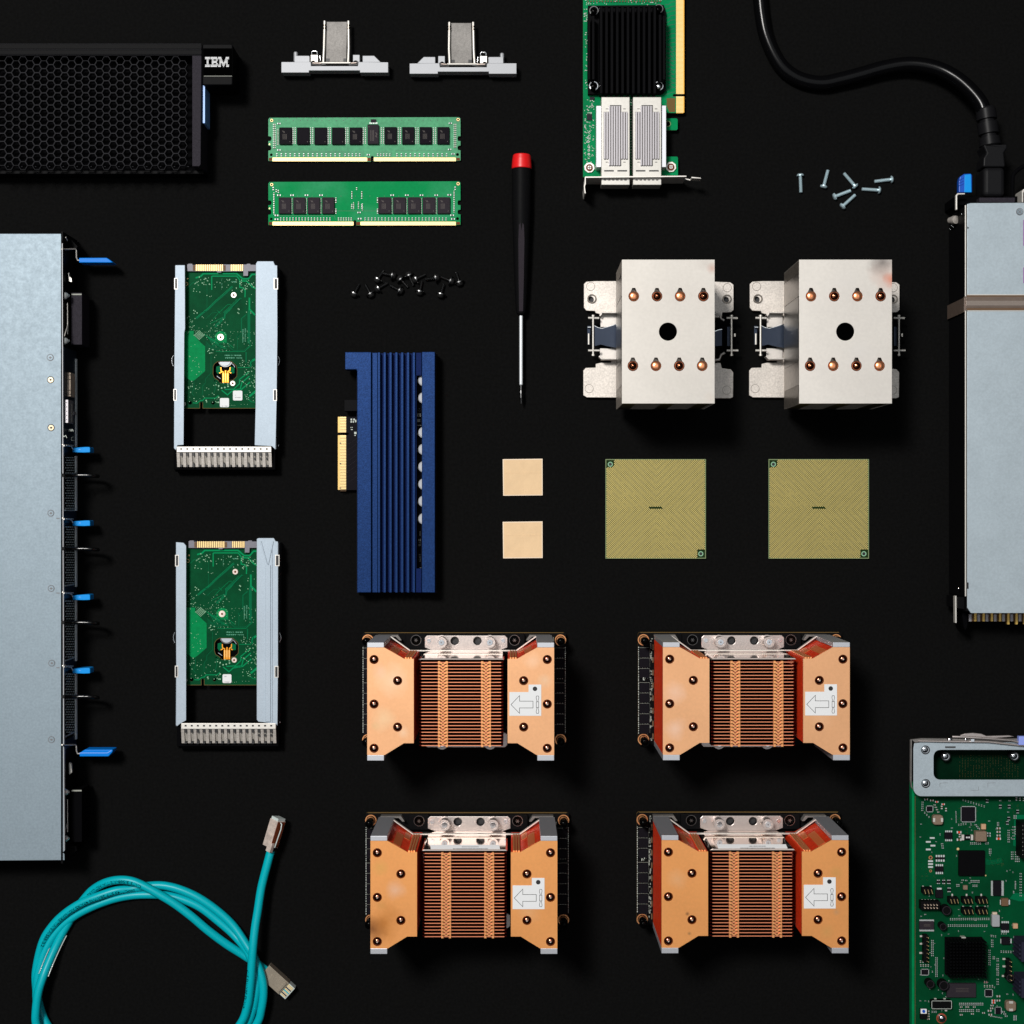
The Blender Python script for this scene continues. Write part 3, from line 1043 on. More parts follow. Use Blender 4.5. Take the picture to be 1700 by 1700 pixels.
        for gx in (484.7, 508.8, 532.9, 651.0, 675.4, 699.8, 724.2):
            cap(gx, Y(217.5), True, 1.4, True)
            for k in range(7):
                cap(gx, Y(224 + k * 3.8), False, 0.55)
        for yy in (223.5, 228, 242, 246):
            cap(557.5, Y(yy), False, 1.0)
            cap(626.6, Y(yy), False, 1.0)
        for yy in (213, 217, 221.5, 234, 238):
            cap(584, Y(yy), False, 0.9)
            cap(600.5, Y(yy), False, 0.9)
        for yy in (231, 235, 239):
            cap(587, Y(yy), False, 0.8); cap(595, Y(yy - 1), False, 0.8); cap(601.5, Y(yy + 2), False, 0.8)
        cap(592, Y(206.5), False, 1.0)
        cap(596, Y(246.2), True, 1.3, True)
        for k in range(17):
            cap(466 + k * 5.1, Y(257), False, 1.1, k % 3 == 0)
        for k in range(6):
            cap(562 + k * 4.2, Y(257), False, 1.1)
        for k in range(25):
            cap(606 + k * 5.6, Y(257), False, 1.1, k % 4 == 0)
        for (a, b) in ((459, 251), (459, 257.5), (463, 217.5), (746, 217), (750.5, 250.8), (752, 257), (597, 256.5)):
            cap(a, Y(b), True, 1.5, True)
        cap(453.5, Y(206.5), False, 1.3, True); cap(755.5, Y(206), False, 1.3, True)
        cap(458.5, Y(210), False, 1.1); cap(462, Y(211), False, 1.1)
    po = cb.build('passive_components', ['cap_brown', 'resistor'], stuff=True)
    ce.build('solder_terminals', 'solder', po, stuff=True)
    tr = MB(t)
    if front:
        for k in range(12):
            tr.disc(463 + k * 11.9, 200, 0.8, z + 0.1, 8)
            tr.disc(654.5 + k * 12, 199.5, 0.8, z + 0.1, 8) if k < 7 else None
            tr.rect(480 + k * 12, 195.3, 481.2 + k * 12, 196.8, z + 0.1)
        tr.line([(465, 251), (568, 251), (570, 254), (570, 260)], 0.5, z + 0.1)
        tr.line([(466, 253), (566, 253)], 0.4, z + 0.1)
        tr.line([(656, 250.5), (745, 250.5)], 0.5, z + 0.1)
        for i in range(30):
            x = 570 + i * 2.7
            tr.line([(x, 251), (x + 1.5, 253), (x + 1.5, 260)], 0.4, z + 0.1) if not 605 < x < 622 else None
    else:
        for k in range(12):
            tr.disc(470 + k * 24, Y(219), 0.7, z + 0.1, 8)
        tr.line([(460, Y(251.5)), (555, Y(251.5)), (557, Y(258))], 0.5, z + 0.1)
        tr.line([(560, Y(243.6)), (625, Y(243.6))], 0.5, z + 0.1)
    tr.build('board_trace', 'trace_dark')


dimm('pale green memory module with ten black chips in one row', True)
dimm('bright green memory module with nine black chips in two groups, bare centre', False)


# ---------------------------------------------------------------- network card
def build_nic():
    t = T('network_card', 'green circuit card with a black finned heatsink and two silver port cages', 'network card', 1050, 150)
    z = 12
    o = [(968, -60), (1136, -60), (1136, 156), (1118, 156), (1116.5, 158), (1118, 160), (1136, 160), (1136, 187), (1123, 187.4), (1107, 187.4), (1105.5, 190),
         (1105.5, 195), (1107.5, 196.5), (1123, 196.5), (1125, 198.5), (1125, 214), (1123, 216), (1106, 216), (1106, 260), (1124, 260), (1125.5, 262), (1125.5, 291), (968, 294)]
    hole = circ(1108.8, 205.5, 3.9, 18)
    MB(t).prism(o, 9, z, [hole], mw=1).build('circuit_board', ['pcb_nic', 'pcb_edge'])
    e = MB(t)
    e.rect(1122.5, -60, 1134.5, 156, z + 0.05)
    e.rect(1122.5, 160, 1134.5, 187, z + 0.05)
    e.rect(1134.5, -60, 1136, 156, z + 0.06, m=1)
    e.rect(1134.5, 160, 1136, 187, z + 0.06, m=1)
    y = -58
    while y < 187:
        if not 153.5 < y < 161:
            e.rect(1122.5, y + 1.45, 1134.3, y + 2.05, z + 0.12, m=1)
        y += 2.05
    e.build('gold_contacts', ['gold', 'gold_deep'])
    tr = MB(t)
    for i in range(26):
        y0 = -20 + i * 7.5
        tr.line([(1104, y0 + 5), (1110, y0 + 5 - (i % 3)), (1114, y0 + 1), (1122, y0)], 0.8, z + 0.1)
    for i in range(10):
        tr.line([(1104, 70 + i * 7.5), (1112, 76 + i * 7.2), (1119, 84 + i * 6.8)], 0.8, z + 0.12)
    tr.prism([(1107, 163), (1121, 163), (1121, 186), (1111, 186), (1107, 176)], z, z + 0.15, m=1)
    tr.build('board_trace', ['trace_dark', 'pcb_edge_brown'])
    pn = MB(t)
    for i in range(200):
        if i < 110:
            x, y = random.uniform(970, 986), random.uniform(160, 270)
        elif i < 165:
            x, y = random.uniform(972, 1100), random.uniform(-4, 8)
        else:
            x, y = random.uniform(970, 974.5), random.uniform(15, 150)
        w, h = random.choice([(1.6, .8), (.8, 1.6), (2.2, 1.1), (1, 1)])
        pn.box(x - w / 2, y - h / 2, x + w / 2, y + h / 2, z, z + 1.2, m=0)
    for i in range(26):
        pn.box(1046.5, 165 + i * 4.6, 1050, 166.3 + i * 4.6, z, z + 2)
        x = 975 + i * 4.8
        pn.box(x, 1, x + 2.2, 3, z, z + 2, m=1)
    for (x, y) in ((976.3, 228.5), (976.3, 235), (977.5, 243.5), (977.5, 249.5), (977.5, 256)):
        pn.ring(x, y, 2.0, 1.1, z, z + 0.3, 12)
        pn.disc(x, y, 1.1, z + 0.1, 12, m=2)
    pn.build('small_components', ['silk', 'cap_brown', 'ink'], stuff=True)
    c = MB(t)
    for (x0, y0, x1, y1) in ((974.5, 189, 982.5, 199), (979, 161, 987, 165)):
        c.box(x0, y0, x1, y1, z, z + 2.5)
        c.build('chip', 'darkgrey')
        c = MB(t)
    tb_ = MB(t)
    tb_.ring(1108.8, 205.5, 5, 4, z, z + 0.3, 20)
    tb_.build('plated_hole', 'pcb_edge')
    # heatsink
    hs = MB(t)
    hs.prism([(976, 9), (1102, 8), (1105.5, 20), (1105.5, 150), (1099, 156), (976, 156.5)], z + 1, z + 9)
    xs = [996 + i * 8.9 for i in range(12)]
    for x in xs:
        y0, y1 = (9, 155)
        if x < 990 or x > 1085: y0, y1 = 24, 136
        hs.box(x, y0, x + 4.3, y1, z + 9, z + 34)
    for x in (976, 983, 1100.5):
        hs.box(x, 26, x + 4.0, 132, z + 9, z + 34)
    hs.box(992, 9, 1092, 12, z + 9, z + 12)
    ho = hs.build('heatsink', 'blk_anod', bev=0.4)
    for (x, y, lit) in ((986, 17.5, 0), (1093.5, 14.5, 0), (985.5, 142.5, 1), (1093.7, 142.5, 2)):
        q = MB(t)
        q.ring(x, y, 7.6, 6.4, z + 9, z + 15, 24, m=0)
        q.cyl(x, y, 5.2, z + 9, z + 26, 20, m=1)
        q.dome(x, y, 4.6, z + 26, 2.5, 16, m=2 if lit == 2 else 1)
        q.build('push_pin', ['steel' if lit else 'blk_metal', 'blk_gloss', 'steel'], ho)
    # cages
    for k, x0 in enumerate((998.5, 1051)):
        x1 = x0 + 47
        c = MB(t)
        c.box(x0, 161, x1, 307, z, 44)
        co = c.build('port_cage', 'cage2', bev=0.8)
        f = MB(t)
        cx = (x0 + x1) / 2
        # recessed field with fins
        f.rect(x0 + 3.5, 185.5, x1 - 3.5, 264, 44.2, m=1)
        f.rect(cx - 9.5, 175, cx + 9.5, 275, 44.25, m=1)
        for i in range(10):
            xx = x0 + 4.2 + i * 4.05
            mid = abs(xx + 1.3 - cx) < 10
            f.box(xx, 176 if mid else 186, xx + 2.5, 274.5 if mid else 263.5, 44.2, 47.5)
        f.line([(cx - 9.5, 175.2), (cx + 9.5, 175.2)], 1.3, 44.6, m=2)
        f.line([(cx - 9.5, 274.8), (cx + 9.5, 274.8)], 0.9, 44.6, m=2)
        f.line([(x0 + 4.5, 283.5), (cx - 3, 283.5)], 2.2, 44.4, m=2)
        f.line([(cx + 3, 283.5), (x1 - 4.5, 283.5)], 2.2, 44.4, m=2)
        for i in range(6):
            f.rect(x0 + 4 + i * 6.8, 297.5, x0 + 8 + i * 6.8, 299.8, 44.3, m=1)
        for yy in (180, 268.5):
            for xx in (x0 + 7, x1 - 11):
                f.rect(xx, yy, xx + 4.2, yy + 1.2, 44.4, m=1)
        f.build('cage_fins', ['cage_fin', 'steel_worn', 'ink'], co)
    w = MB(t)
    w.box(990, 175.5, 998, 277.5, z, 38)
    w.build('side_heatsink', 'alu_fin', bev=0.5)
    w = MB(t)
    w.box(1098.5, 175, 1106, 277.5, z, 38)
    w.build('side_heatsink', 'alu_fin', bev=0.5)
    b = MB(t)
    b.prism([(971, 293), (1139.5, 291.5), (1139.5, 293.5), (972.5, 295.2), (972.6, 305), (971, 310), (972.5, 321), (970.5, 321), (969.5, 309), (970.6, 303)], 0, 52)
    b.prism([(1148, 293.5), (1163, 295), (1164.5, 296.4), (1148.2, 295.6)], 30, 52)
    b.prism([(1139.5, 291.5), (1148.2, 293.3), (1148.2, 295.2), (1139.5, 293.5)], 26, 32, ref=52)
    b.build('mounting_bracket', 'cage', bev=0.2)
    for (x, y) in ((978.5, 278), (1114, 277)):
        q = MB(t)
        q.prism([(x + 9 * math.cos(PI / 4 * i + .3), y + 9 * math.sin(PI / 4 * i + .3)) for i in range(8)], z, z + 3)
        q.cyl(x, y, 5.6, z + 3, z + 5, 20, m=1)
        q.cyl(x, y, 3.2, z + 5, z + 5.8, 16)
        q.line([(x - 3, y), (x + 3, y)], 1, z + 6.1, m=2)
        q.line([(x, y - 3), (x, y + 3)], 1, z + 6.2, m=2)
        q.build('corner_screw', ['cage', 'patch_red', 'ink'], bev=0.4)


build_nic()

# ---------------------------------------------------------------- drive carriers
def build_drive(label, off, second):
    t = T('drive_carrier', label, 'drive carrier', 375, 610, group='drive carriers with green boards', off=off)
    c = crop(270, 420, 4.473)

    def P(*a):
        return [c(x, y) for x, y in a]
    zp = 22
    # board with slot and motor opening (inset fixed in the second zoom: origin 300,540 scale 11.33)
    d = crop(300, 540, 11.333)
    mot = [d(x, y) for x, y in ((700, 680), (955, 680), (1045, 760), (1060, 840), (1055, 960), (985, 1030), (930, 1035), (915, 1085), (750, 1085), (700, 1030), (630, 985), (608, 920), (612, 770), (640, 720))]
    brd = P((150, 130), (705, 130), (705, 1155), (298, 1155), (298, 1108), (276, 1108), (276, 1155), (150, 1155))
    holes = [mot, circ(*c(374, 1112), 3.1, 14), circ(*c(204, 1112), 3.1, 14)]
    bo = MB(t).prism(brd, zp - 3, zp, holes, mw=1).build('circuit_board', ['pcb_dark', 'pcb_edge_brown'])
    ln = MB(t)
    ln.line(mot, 0.6, zp + 0.1, closed=True)
    ln.line(P((150, 1153), (276, 1153), (276, 1108)), 0.6, zp + 0.1)
    ln.line(P((298, 1108), (298, 1153), (705, 1153)), 0.6, zp + 0.1)
    ln.build('board_rim', 'pcb_edge_brown', bo)
    # traces
    e = crop(300, 430, 12.143)
    tr = MB(t)

    def L(pts, w, cr=e, m=0, zz=0.12):
        tr.line([cr(x, y) for x, y in pts], w, zp + zz, m=m)
    L([(300, 380), (400, 350), (455, 295), (1130, 295), (1250, 400), (1360, 400), (1440, 310), (1700, 310)], 2.6)
    L([(625, 620), (625, 355), (640, 345), (1130, 345), (1190, 420), (1190, 570), (1260, 585), (1300, 640), (1295, 770)], 1.9)
    L([(1215, 440), (1330, 445), (1440, 560), (1700, 690)], 2.4)
    L([(1385, 780), (1385, 1010), (1500, 1130)], 2.8)
    L([(1390, 1010), (1375, 1100), (1375, 1700)], 4.6, m=1, zz=0.1)
    L([(1050, 560), (900, 700), (700, 870), (560, 1010), (450, 1090), (320, 1200)], 2.2, m=1)
    L([(1040, 540), (700, 840), (540, 1000), (430, 1080), (300, 1190)], 0.6)
    L([(1210, 790), (1050, 950), (880, 1100), (870, 1180), (690, 1360)], 2.8, m=1)
    L([(1230, 790), (900, 1120), (890, 1190), (720, 1370)], 0.5)
    L([(1150, 800), (960, 990), (870, 1070), (860, 1170), (600, 1300)], 0.5)
    L([(1010, 915), (950, 915), (760, 1090), (660, 1200)], 0.5)
    L([(530, 520), (530, 1000)], 0.5, m=1)
    L([(330, 480), (240, 480), (100, 620), (100, 1100)], 1.0, m=1)
    L([(450, 1060), (520, 1060)], 0.5)
    L([(1320, 1120), (1225, 1200), (1225, 1480), (1130, 1580)], 1.4, m=1)
    L([(740, 1040), (800, 1100)], 0.5)
    L([(740, 1080), (640, 1080), (500, 1210)], 0.5, m=1)
    # lower half
    L([(820, 395), (910, 400), (985, 470), (1190, 470), (1300, 380), (1300, 0)], 0.8, d, 1)
    L([(600, 240), (700, 335), (880, 330), (1000, 430)], 0.6, d)
    L([(660, 495), (1200, 495), (1330, 370)], 0.6, d)
    L([(1140, 130), (1070, 210), (1065, 450)], 0.7, d, 1)
    L([(570, 560), (570, 900), (465, 1010), (460, 1090), (415, 1140), (410, 1310)], 0.6, d, 1)
    L([(1075, 795), (1290, 795), (1330, 720), (1345, 650), (1400, 620)], 0.8, d)
    L([(1310, 780), (1330, 680), (1400, 640)], 2.6, d)
    L([(1290, 870), (1105, 1020), (1105, 1100), (1000, 1200), (830, 1210)], 1.5, d)
    L([(1290, 960), (1150, 1080), (1120, 1200), (980, 1220)], 1.8, d)
    L([(1300, 1070), (1140, 1210), (960, 1240), (880, 1310), (770, 1220)], 1.8, d)
    L([(1290, 1340), (1420, 1230)], 3.2, d)
    L([(230, 1460), (310, 1465), (370, 1415), (420, 1410), (450, 1370), (660, 1370), (710, 1320)], 1.3, d)
    L([(1230, 1380), (1260, 1385), (1330, 1440), (1400, 1450)], 0.7, d)
    L([(105, 980), (105, 1290)], 1.0, d, 1)
    L([(250, 1060), (250, 1200), (210, 1280), (250, 1330)], 0.6, d, 1)
    L([(650, 1050), (650, 1200), (620, 1290)], 0.7, d, 1)
    L([(1230, 500), (1230, 700)], 1.8, d, 1)
    for i in range(9):
        a = 440 + i * 22
        L([(a, 160 + i * 14), (a + 110, 270 + i * 12), (a + 160, 380), (a + 260, 400 + i * 7)], 0.45, d, i % 2)
    for i in range(7):
        L([(470, 300 + i * 26), (560 + i * 10, 390 + i * 12), (760, 380 + i * 14)], 0.4, d, 1)
    # solder pour
    tr.prism([d(x, y) for x, y in ((60, 105), (245, 105), (245, 185), (380, 330), (460, 400), (460, 860), (300, 1000), (240, 1045), (190, 1045), (60, 950))], zp, zp + 0.2, m=2)
    tr.prism([d(x, y) for x, y in ((690, 130), (740, 105), (830, 130), (865, 170), (865, 320), (730, 320), (650, 270), (640, 190))], zp, zp + 0.2, m=2)
    tr.build('copper_traces', ['trace', 'trace_dim', 'copperpour'], bo)
    # vias
    rnd = random.Random(3)
    v = MB(t)

    def dots(cr, x0, y0, x1, y1, n, r0, r1, zz=0.25):
        for i in range(n):
            x, y = rnd.uniform(x0, x1), rnd.uniform(y0, y1)
            if cr(x, y)[0] > c(700, 0)[0]: continue
            v.disc(*cr(x, y), rnd.uniform(r0, r1), zp + zz, 8)
    dots(e, 280, 360, 600, 530, 22, .5, 1.0)
    dots(e, 1110, 400, 1480, 720, 30, .5, 1.05)
    dots(e, 1290, 820, 1480, 1130, 6, .4, .9)
    dots(e, 200, 600, 640, 760, 7, .5, .9)
    dots(e, 240, 1030, 340, 1110, 4, .8, 1.1)
    dots(e, 90, 1150, 520, 1560, 42, .3, .8)
    dots(e, 520, 1160, 960, 1560, 34, .25, .8)
    dots(e, 1100, 960, 1180, 1110, 4, .8, 1.2)
    dots(e, 660, 380, 1160, 640, 14, .3, .9)
    dots(d, 120, 340, 400, 940, 20, .35, .8, .35)
    dots(d, 440, 120, 960, 500, 44, .25, .7)
    dots(d, 880, 100, 1400, 420, 26, .3, .8)
    dots(d, 1110, 650, 1400, 1180, 48, .4, .95)
    dots(d, 140, 1050, 720, 1450, 44, .3, 1.0)
    dots(d, 1130, 1200, 1400, 1420, 16, .4, .9)
    dots(d, 470, 440, 670, 620, 10, .5, 1.1)
    for i in range(6):
        v.disc(*d(640 + (i % 4) * 82, 1045 + (i % 4) * 20 if i else 1045), 1.1, zp + .3, 10)
        v.disc(*d([950, 985, 1020, 1135, 1195, 1255][i], [1505, 1510, 1505, 1490, 1490, 1490][i]), 0.45, zp + .25, 6)
    for (x, y) in ((770, 1180), (830, 1170), (890, 1148), (715, 1140), (715, 1355), (712, 1450), (480, 1415)):
        v.disc(*d(x, y), 1.3, zp + .3, 10)
    for i in range(6):
        for j in range(6):
            if abs(i - j) < 6:
                v.disc(*d(348 + (i - j) * 25 * .72 - 0, 185 + (i + j - 5) * 17 * .95), 0.75, zp + .4, 8)
    vo = v.build('via_dots', 'via', bo, stuff=True)
    # printed marks: rows of illegible characters
    sk = MB(t)

    def marks(cr, x0, y0, x1, y1, n, hgt, m=0):
        for i in range(n):
            f_ = i / n
            x, y = x0 + (x1 - x0) * f_, y0 + (y1 - y0) * f_
            if rnd.random() < .15: continue
            a = cr(x, y)
            k = rnd.uniform(.5, 1)
            if abs(x1 - x0) > abs(y1 - y0):
                sk.rect(a[0], a[1], a[0] + 0.5, a[1] + hgt * k, zp + .2, m)
                sk.rect(a[0] + .5, a[1] + rnd.uniform(0, hgt * .7), a[0] + 1.2, a[1] + hgt * .8, zp + .21, m) if i % 2 else None
            else:
                sk.rect(a[0], a[1], a[0] + hgt * k, a[1] + .6, zp + .2, m)
    marks(d, 830, 555, 1140, 555, 18, 2.4)
    marks(d, 820, 603, 1160, 603, 18, 2.4)
    marks(d, 1160, 60, 1160, 350, 17, 2.2)
    marks(d, 1205, 60, 1205, 350, 17, 2.2)
    marks(e, 822, 400, 822, 630, 8, 1.4)
    marks(e, 1020, 450, 1110, 450, 6, 2.0)
    sk.build('printed_marks', 'silk_green', bo)
    # connector on top
    k = MB(t)
    k.prism([e(x, y) for x, y in ((130, 110), (160, 95), (230, 95), (240, 120), (880, 110), (1320, 110), (1340, 95), (1400, 95), (1410, 115), (1700, 118), (1700, 240), (1360, 245), (1355, 340), (1262, 340), (1262, 248), (820, 250), (815, 270), (735, 270), (730, 248), (130, 245))], 6, zp + 6)
    ko = k.build('drive_connector', 'greyplastic', bev=0.4)
    k = MB(t)
    k.box(*e(245, 125), *e(300, 235), zp + 6, zp + 6.4, m=1)
    k.box(*e(862, 125), *e(905, 235), zp + 6, zp + 6.4, m=1)
    k.box(*e(300, 118), *e(860, 236), zp + 6, zp + 6.2, m=1)
    k.box(*e(1000, 118), *e(1265, 236), zp + 6, zp + 6.2, m=1)
    for i in range(15):
        x = 305 + i * 37.4
        k.box(*e(x, 112), *e(x + 22, 238), zp + 6, zp + 6.7)
    for i in range(7):
        x = 1010 + i * 37.2
        k.box(*e(x, 112), *e(x + 22, 238), zp + 6, zp + 6.7)
    k.build('gold_pins', ['gold', 'cap_brown'], ko)
    # motor opening
    mo = MB(t)
    q = [d(x, y) for x, y in ((590, 650), (1080, 650), (1080, 1100), (590, 1100))]
    mo.prism(q, zp - 11, zp - 9)
    mo.cyl(*d(840, 650), 12, zp - 9, zp - 3, 28, m=1)
    mo.cyl(*d(835, 660), 9.2, zp - 3, zp - 1.5, 28, m=2)
    mo.prism([d(x, y) for x, y in ((670, 780), (740, 760), (760, 880), (700, 920), (665, 870))], zp - 9, zp - 6, m=3)
    mo.prism([d(x, y) for x, y in ((930, 770), (1010, 800), (1010, 900), (950, 910), (900, 850))], zp - 9, zp - 6, m=3)
    mo.line([d(680, 955), d(750, 1005)], 0.8, zp - 5, m=2)
    mo.line([d(930, 710), d(985, 735), d(1020, 790)], 0.7, zp - 5, m=2)
    mo.build('motor', ['blk_gloss', 'blk_metal', 'chrome', 'trace_dim'], bo)
    fx = MB(t)
    for i, x in enumerate((800, 843, 886)):
        fx.box(*d(x - 17, 905), *d(x + 17, 1078), zp - 6, zp - 4.5)
        fx.rect(*d(x - 5, 905), *d(x + 5, 1040), zp - 4.3, m=1)
    fx.line([d(800, 905), d(800, 880), d(760, 860), d(755, 790)], 1.6, zp - 4.5, z0=zp - 6)
    fx.line([d(843, 905), d(843, 850)], 2.2, zp - 4.5, z0=zp - 6)
    fx.line([d(886, 905), d(890, 870), d(925, 850), d(930, 790)], 1.6, zp - 4.5, z0=zp - 6)
    fx.line([d(725, 900), d(770, 880)], 1.6, zp - 4.5, z0=zp - 6)
    fx.line([d(915, 880), d(950, 900)], 1.6, zp - 4.5, z0=zp - 6)
    fx.build('flex_cable', ['orange', 'gold'], bo)
    # screws
    for (x, y, r) in ((*c(528, 312), 5.0), (*c(430, 625), 5.9), (*c(520, 968), 4.7)):
        s = MB(t)
        s.cyl(x, y, r, zp, zp + 1.6, 24, r1=r - 0.6)
        s.cyl(x, y, 1.8, zp + 1.6, zp + 1.8, 10, m=1)
        s.build('board_screw', ['cage' if not second else 'shield_pink', 'patch_red'], bo)
    s = MB(t)
    s.cyl(*c(157, 1120), 3.5, zp, zp + 1, 16)
    s.ring(*c(175, 230), 3.2, 2.2, zp, zp + .3, 16, m=1)
    s.disc(*c(185, 190), 1.4, zp + .3, 10, m=1)
    s.build('mounting_pad', ['cage', 'gold'], bo)
    # stickers
    def sticker(x0, y0, x1, y1, rows):
        a, b = c(x0, y0), c(x1, y1)
        l = MB(t)
        l.prism(rrect(a[0], a[1], b[0], b[1], 2.2), zp + .2, zp + .8)
        for (fy, n) in rows:
            for i in range(n):
                if rnd.random() < .2: continue
                xx = a[0] + 3.4 + i * 1.2
                yy = a[1] + (b[1] - a[1]) * fy
                l.rect(xx, yy, xx + .7, yy + rnd.uniform(.8, 1.8), zp + .9, m=1)
        l.build('white_sticker', ['white', 'ink_grey'], bo)
    if not second:
        sticker(522, 1022, 592, 1095, [(.42, 1), (.66, 8)])
        sticker(425, 1077, 493, 1145, [(.84, 8)])
    else:
        sticker(434, 1073, 500, 1138, [(.2, 3), (.84, 7)])
    # rails
    zr = 38
    lr, rr = MB(t), MB(t)
    if not second:
        ol = P((95, 90), (165, 90), (167, 560), (160, 600), (155, 1425), (110, 1428), (100, 1465), (84, 1450), (86, 900), (92, 300))
        orr = P((703, 62), (822, 62), (834, 90), (850, 92), (852, 600), (846, 1100), (838, 1460), (812, 1435), (683, 1428), (690, 1130), (692, 80))
    else:
        ol = P((88, 92), (145, 97), (163, 118), (163, 1415), (120, 1440), (95, 1460), (92, 1450), (88, 700))
        orr = P((688, 68), (700, 62), (815, 62), (828, 85), (845, 88), (846, 1000), (842, 1450), (820, 1440), (700, 1425), (688, 1410))
    hl = [rect4(*c(88 if not second else 84, 190), *c(112 if not second else 106, 268)), rect4(*c(84, 1015), *c(104, 1090))]
    lr.prism(ol, zr - 2, zr)
    lo_ = lr.build('side_rail', 'zinc', bev=0.5)
    rr.prism(orr, zr - 2, zr)
    ro_ = rr.build('side_rail', 'zinc', bev=0.5)
    w = MB(t)
    w.prism(P((92, 95), (98, 95), (92, 1455), (86, 1455)), 2, zr - 2.1, ref=zr)
    w.build('rail_wall', 'zinc', lo_)
    w = MB(t)
    w.prism(P((842, 95), (850, 95), (842, 1455), (834, 1455)), 2, zr - 2.1, ref=zr)
    w.build('rail_wall', 'galv_side', ro_)
    s = MB(t)
    for (x0, y0, x1, y1) in (((86, 186, 113, 270) if not second else (82, 186, 110, 272)), (80, 1010, 105, 1096), (825, 186, 856, 270), (820, 1012, 848, 1098)):
        a, b = c(x0, y0), c(x1, y1)
        s.box(a[0], a[1], b[0], b[1], zr - 6, zr + 0.6, m=1)
        s.box(a[0] + 1.2, a[1] + 1.2, b[0] - 1.2, b[1] - 1.2, zr + .6, zr + .8)
    s.build('rail_slot', ['ink', 'cage'], bev=0.2)
    if second:
        rb = MB(t)
        # pressed V and ridge in the wide rail
        rb.line(P((716, 85), (770, 270), (808, 85)), 2.4, zr + 1.4, z0=zr)
        rb.box(*c(752, 262), *c(790, 1425), zr, zr + 1.6)
        rb.box(*c(800, 90), *c(804, 1430), zr, zr + 1.0)
        rb.build('pressed_ridge', 'zinc', ro_, bev=0.8, seg=3)
    wi = MB(t)
    for sx in (0, 1):
        pts = [(80, 760), (70, 785), (70, 815), (80, 840)] if not sx else [(855, 760), (867, 790), (866, 815), (850, 850)]
        wi.tube([(*c(a, b), 20) for a, b in spline(pts, 4)], 0.7, 6)
    for yy in range(14):
        wi.box(*c(857, 420 + yy * 38 + random.uniform(-8, 8)), *c(861, 436 + yy * 38), 8, 12)
    wi.tube([(*c(a, b), 12) for a, b in ((848, 1350), (858, 1370), (846, 1400), (862, 1430), (850, 1455))], 0.9, 6)
    wi.build('spring_wire', 'steel')
    # front grille
    g = crop(280, 730, 8.947)
    ox = 0 if not second else 5.0
    fr = MB(t)
    a = g(75, 100)
    fr.box(a[0] + ox * .6, 741, 457 + ox * .6, 780, 2, 28)
    fr.box(a[0] + 2 + ox * .6, 779, 453 + ox * .6, 783, 2, 20)
    fr.build('front_frame', 'blk_matte', bev=1.0)
    hz = []
    gr = MB(t)
    x0, x1 = g(118, 0)[0] + ox, g(1525, 0)[0] + ox
    gr.box(x0, 741.3, x1, 750.8, zr - 6, zr + 1)
    go = gr.build('grille_lip', 'cage', bev=0.6)
    gr2 = MB(t)
    # slanted bars of the grille face
    for i in range(31):
        xa = x0 + i * (x1 - x0) / 31
        xb = xa + (x1 - x0) / 31
        odd = i % 2
        zz = (zr - 1.2) if not odd else (zr - 4.5)
        y1 = 775 if not odd else 771.5
        y0 = 751 if not odd else 756.5
        vs = [t.p(xa, y1, zz - 9, zz), t.p(xb, y1, zz - 9, zz), t.p(xb, y0, zz - 2, zz), t.p(xa, y0, zz - 2, zz),
              t.p(xa, y1, zz - 5, zz), t.p(xb, y1, zz - 5, zz), t.p(xb, y0, zz, zz), t.p(xa, y0, zz, zz)]
        gr2.add(vs, [(3, 2, 1, 0), (4, 5, 6, 7), (0, 1, 5, 4), (1, 2, 6, 5), (2, 3, 7, 6), (3, 0, 4, 7)], m=odd)
    gr2.build('grille_bars', ['nickel_rough', 'grille'])
    h = MB(t)
    for i in range(15):
        xx = x0 + (i * 2 + 1.5) * (x1 - x0) / 31
        h.rect(xx - 1.7, 744, xx + 1.7, 746.7, zr + 1.1)
        h.rect(xx - 1.7, 750.9, xx + 1.7, 757, zr + 1.0)
        if i > 11: h.cyl(xx, 761.3, 1.9, zr - 10, zr - 2.3, 12)
        if i in (2, 7, 11): h.prism([(xx, 767.5), (xx + 1.9, 772), (xx + 1.9, 775.5), (xx - 1.9, 775.5), (xx - 1.9, 772)], zr - 14, zr - 3)
        else: h.rect(xx - 1.8, 771.5, xx + 1.8, 775, zr - 3.5)
    h.build('grille_holes', 'ink', go)


def rect4(x0, y0, x1, y1):
    return [(x0, y0), (x1, y0), (x1, y1), (x0, y1)]


build_drive('drive carrier with flat plain rails and two white stickers on its green board', (0, 0), False)
build_drive('drive carrier with a pressed ridge in its wide rail and one white sticker', (2.4, 459.5), True)


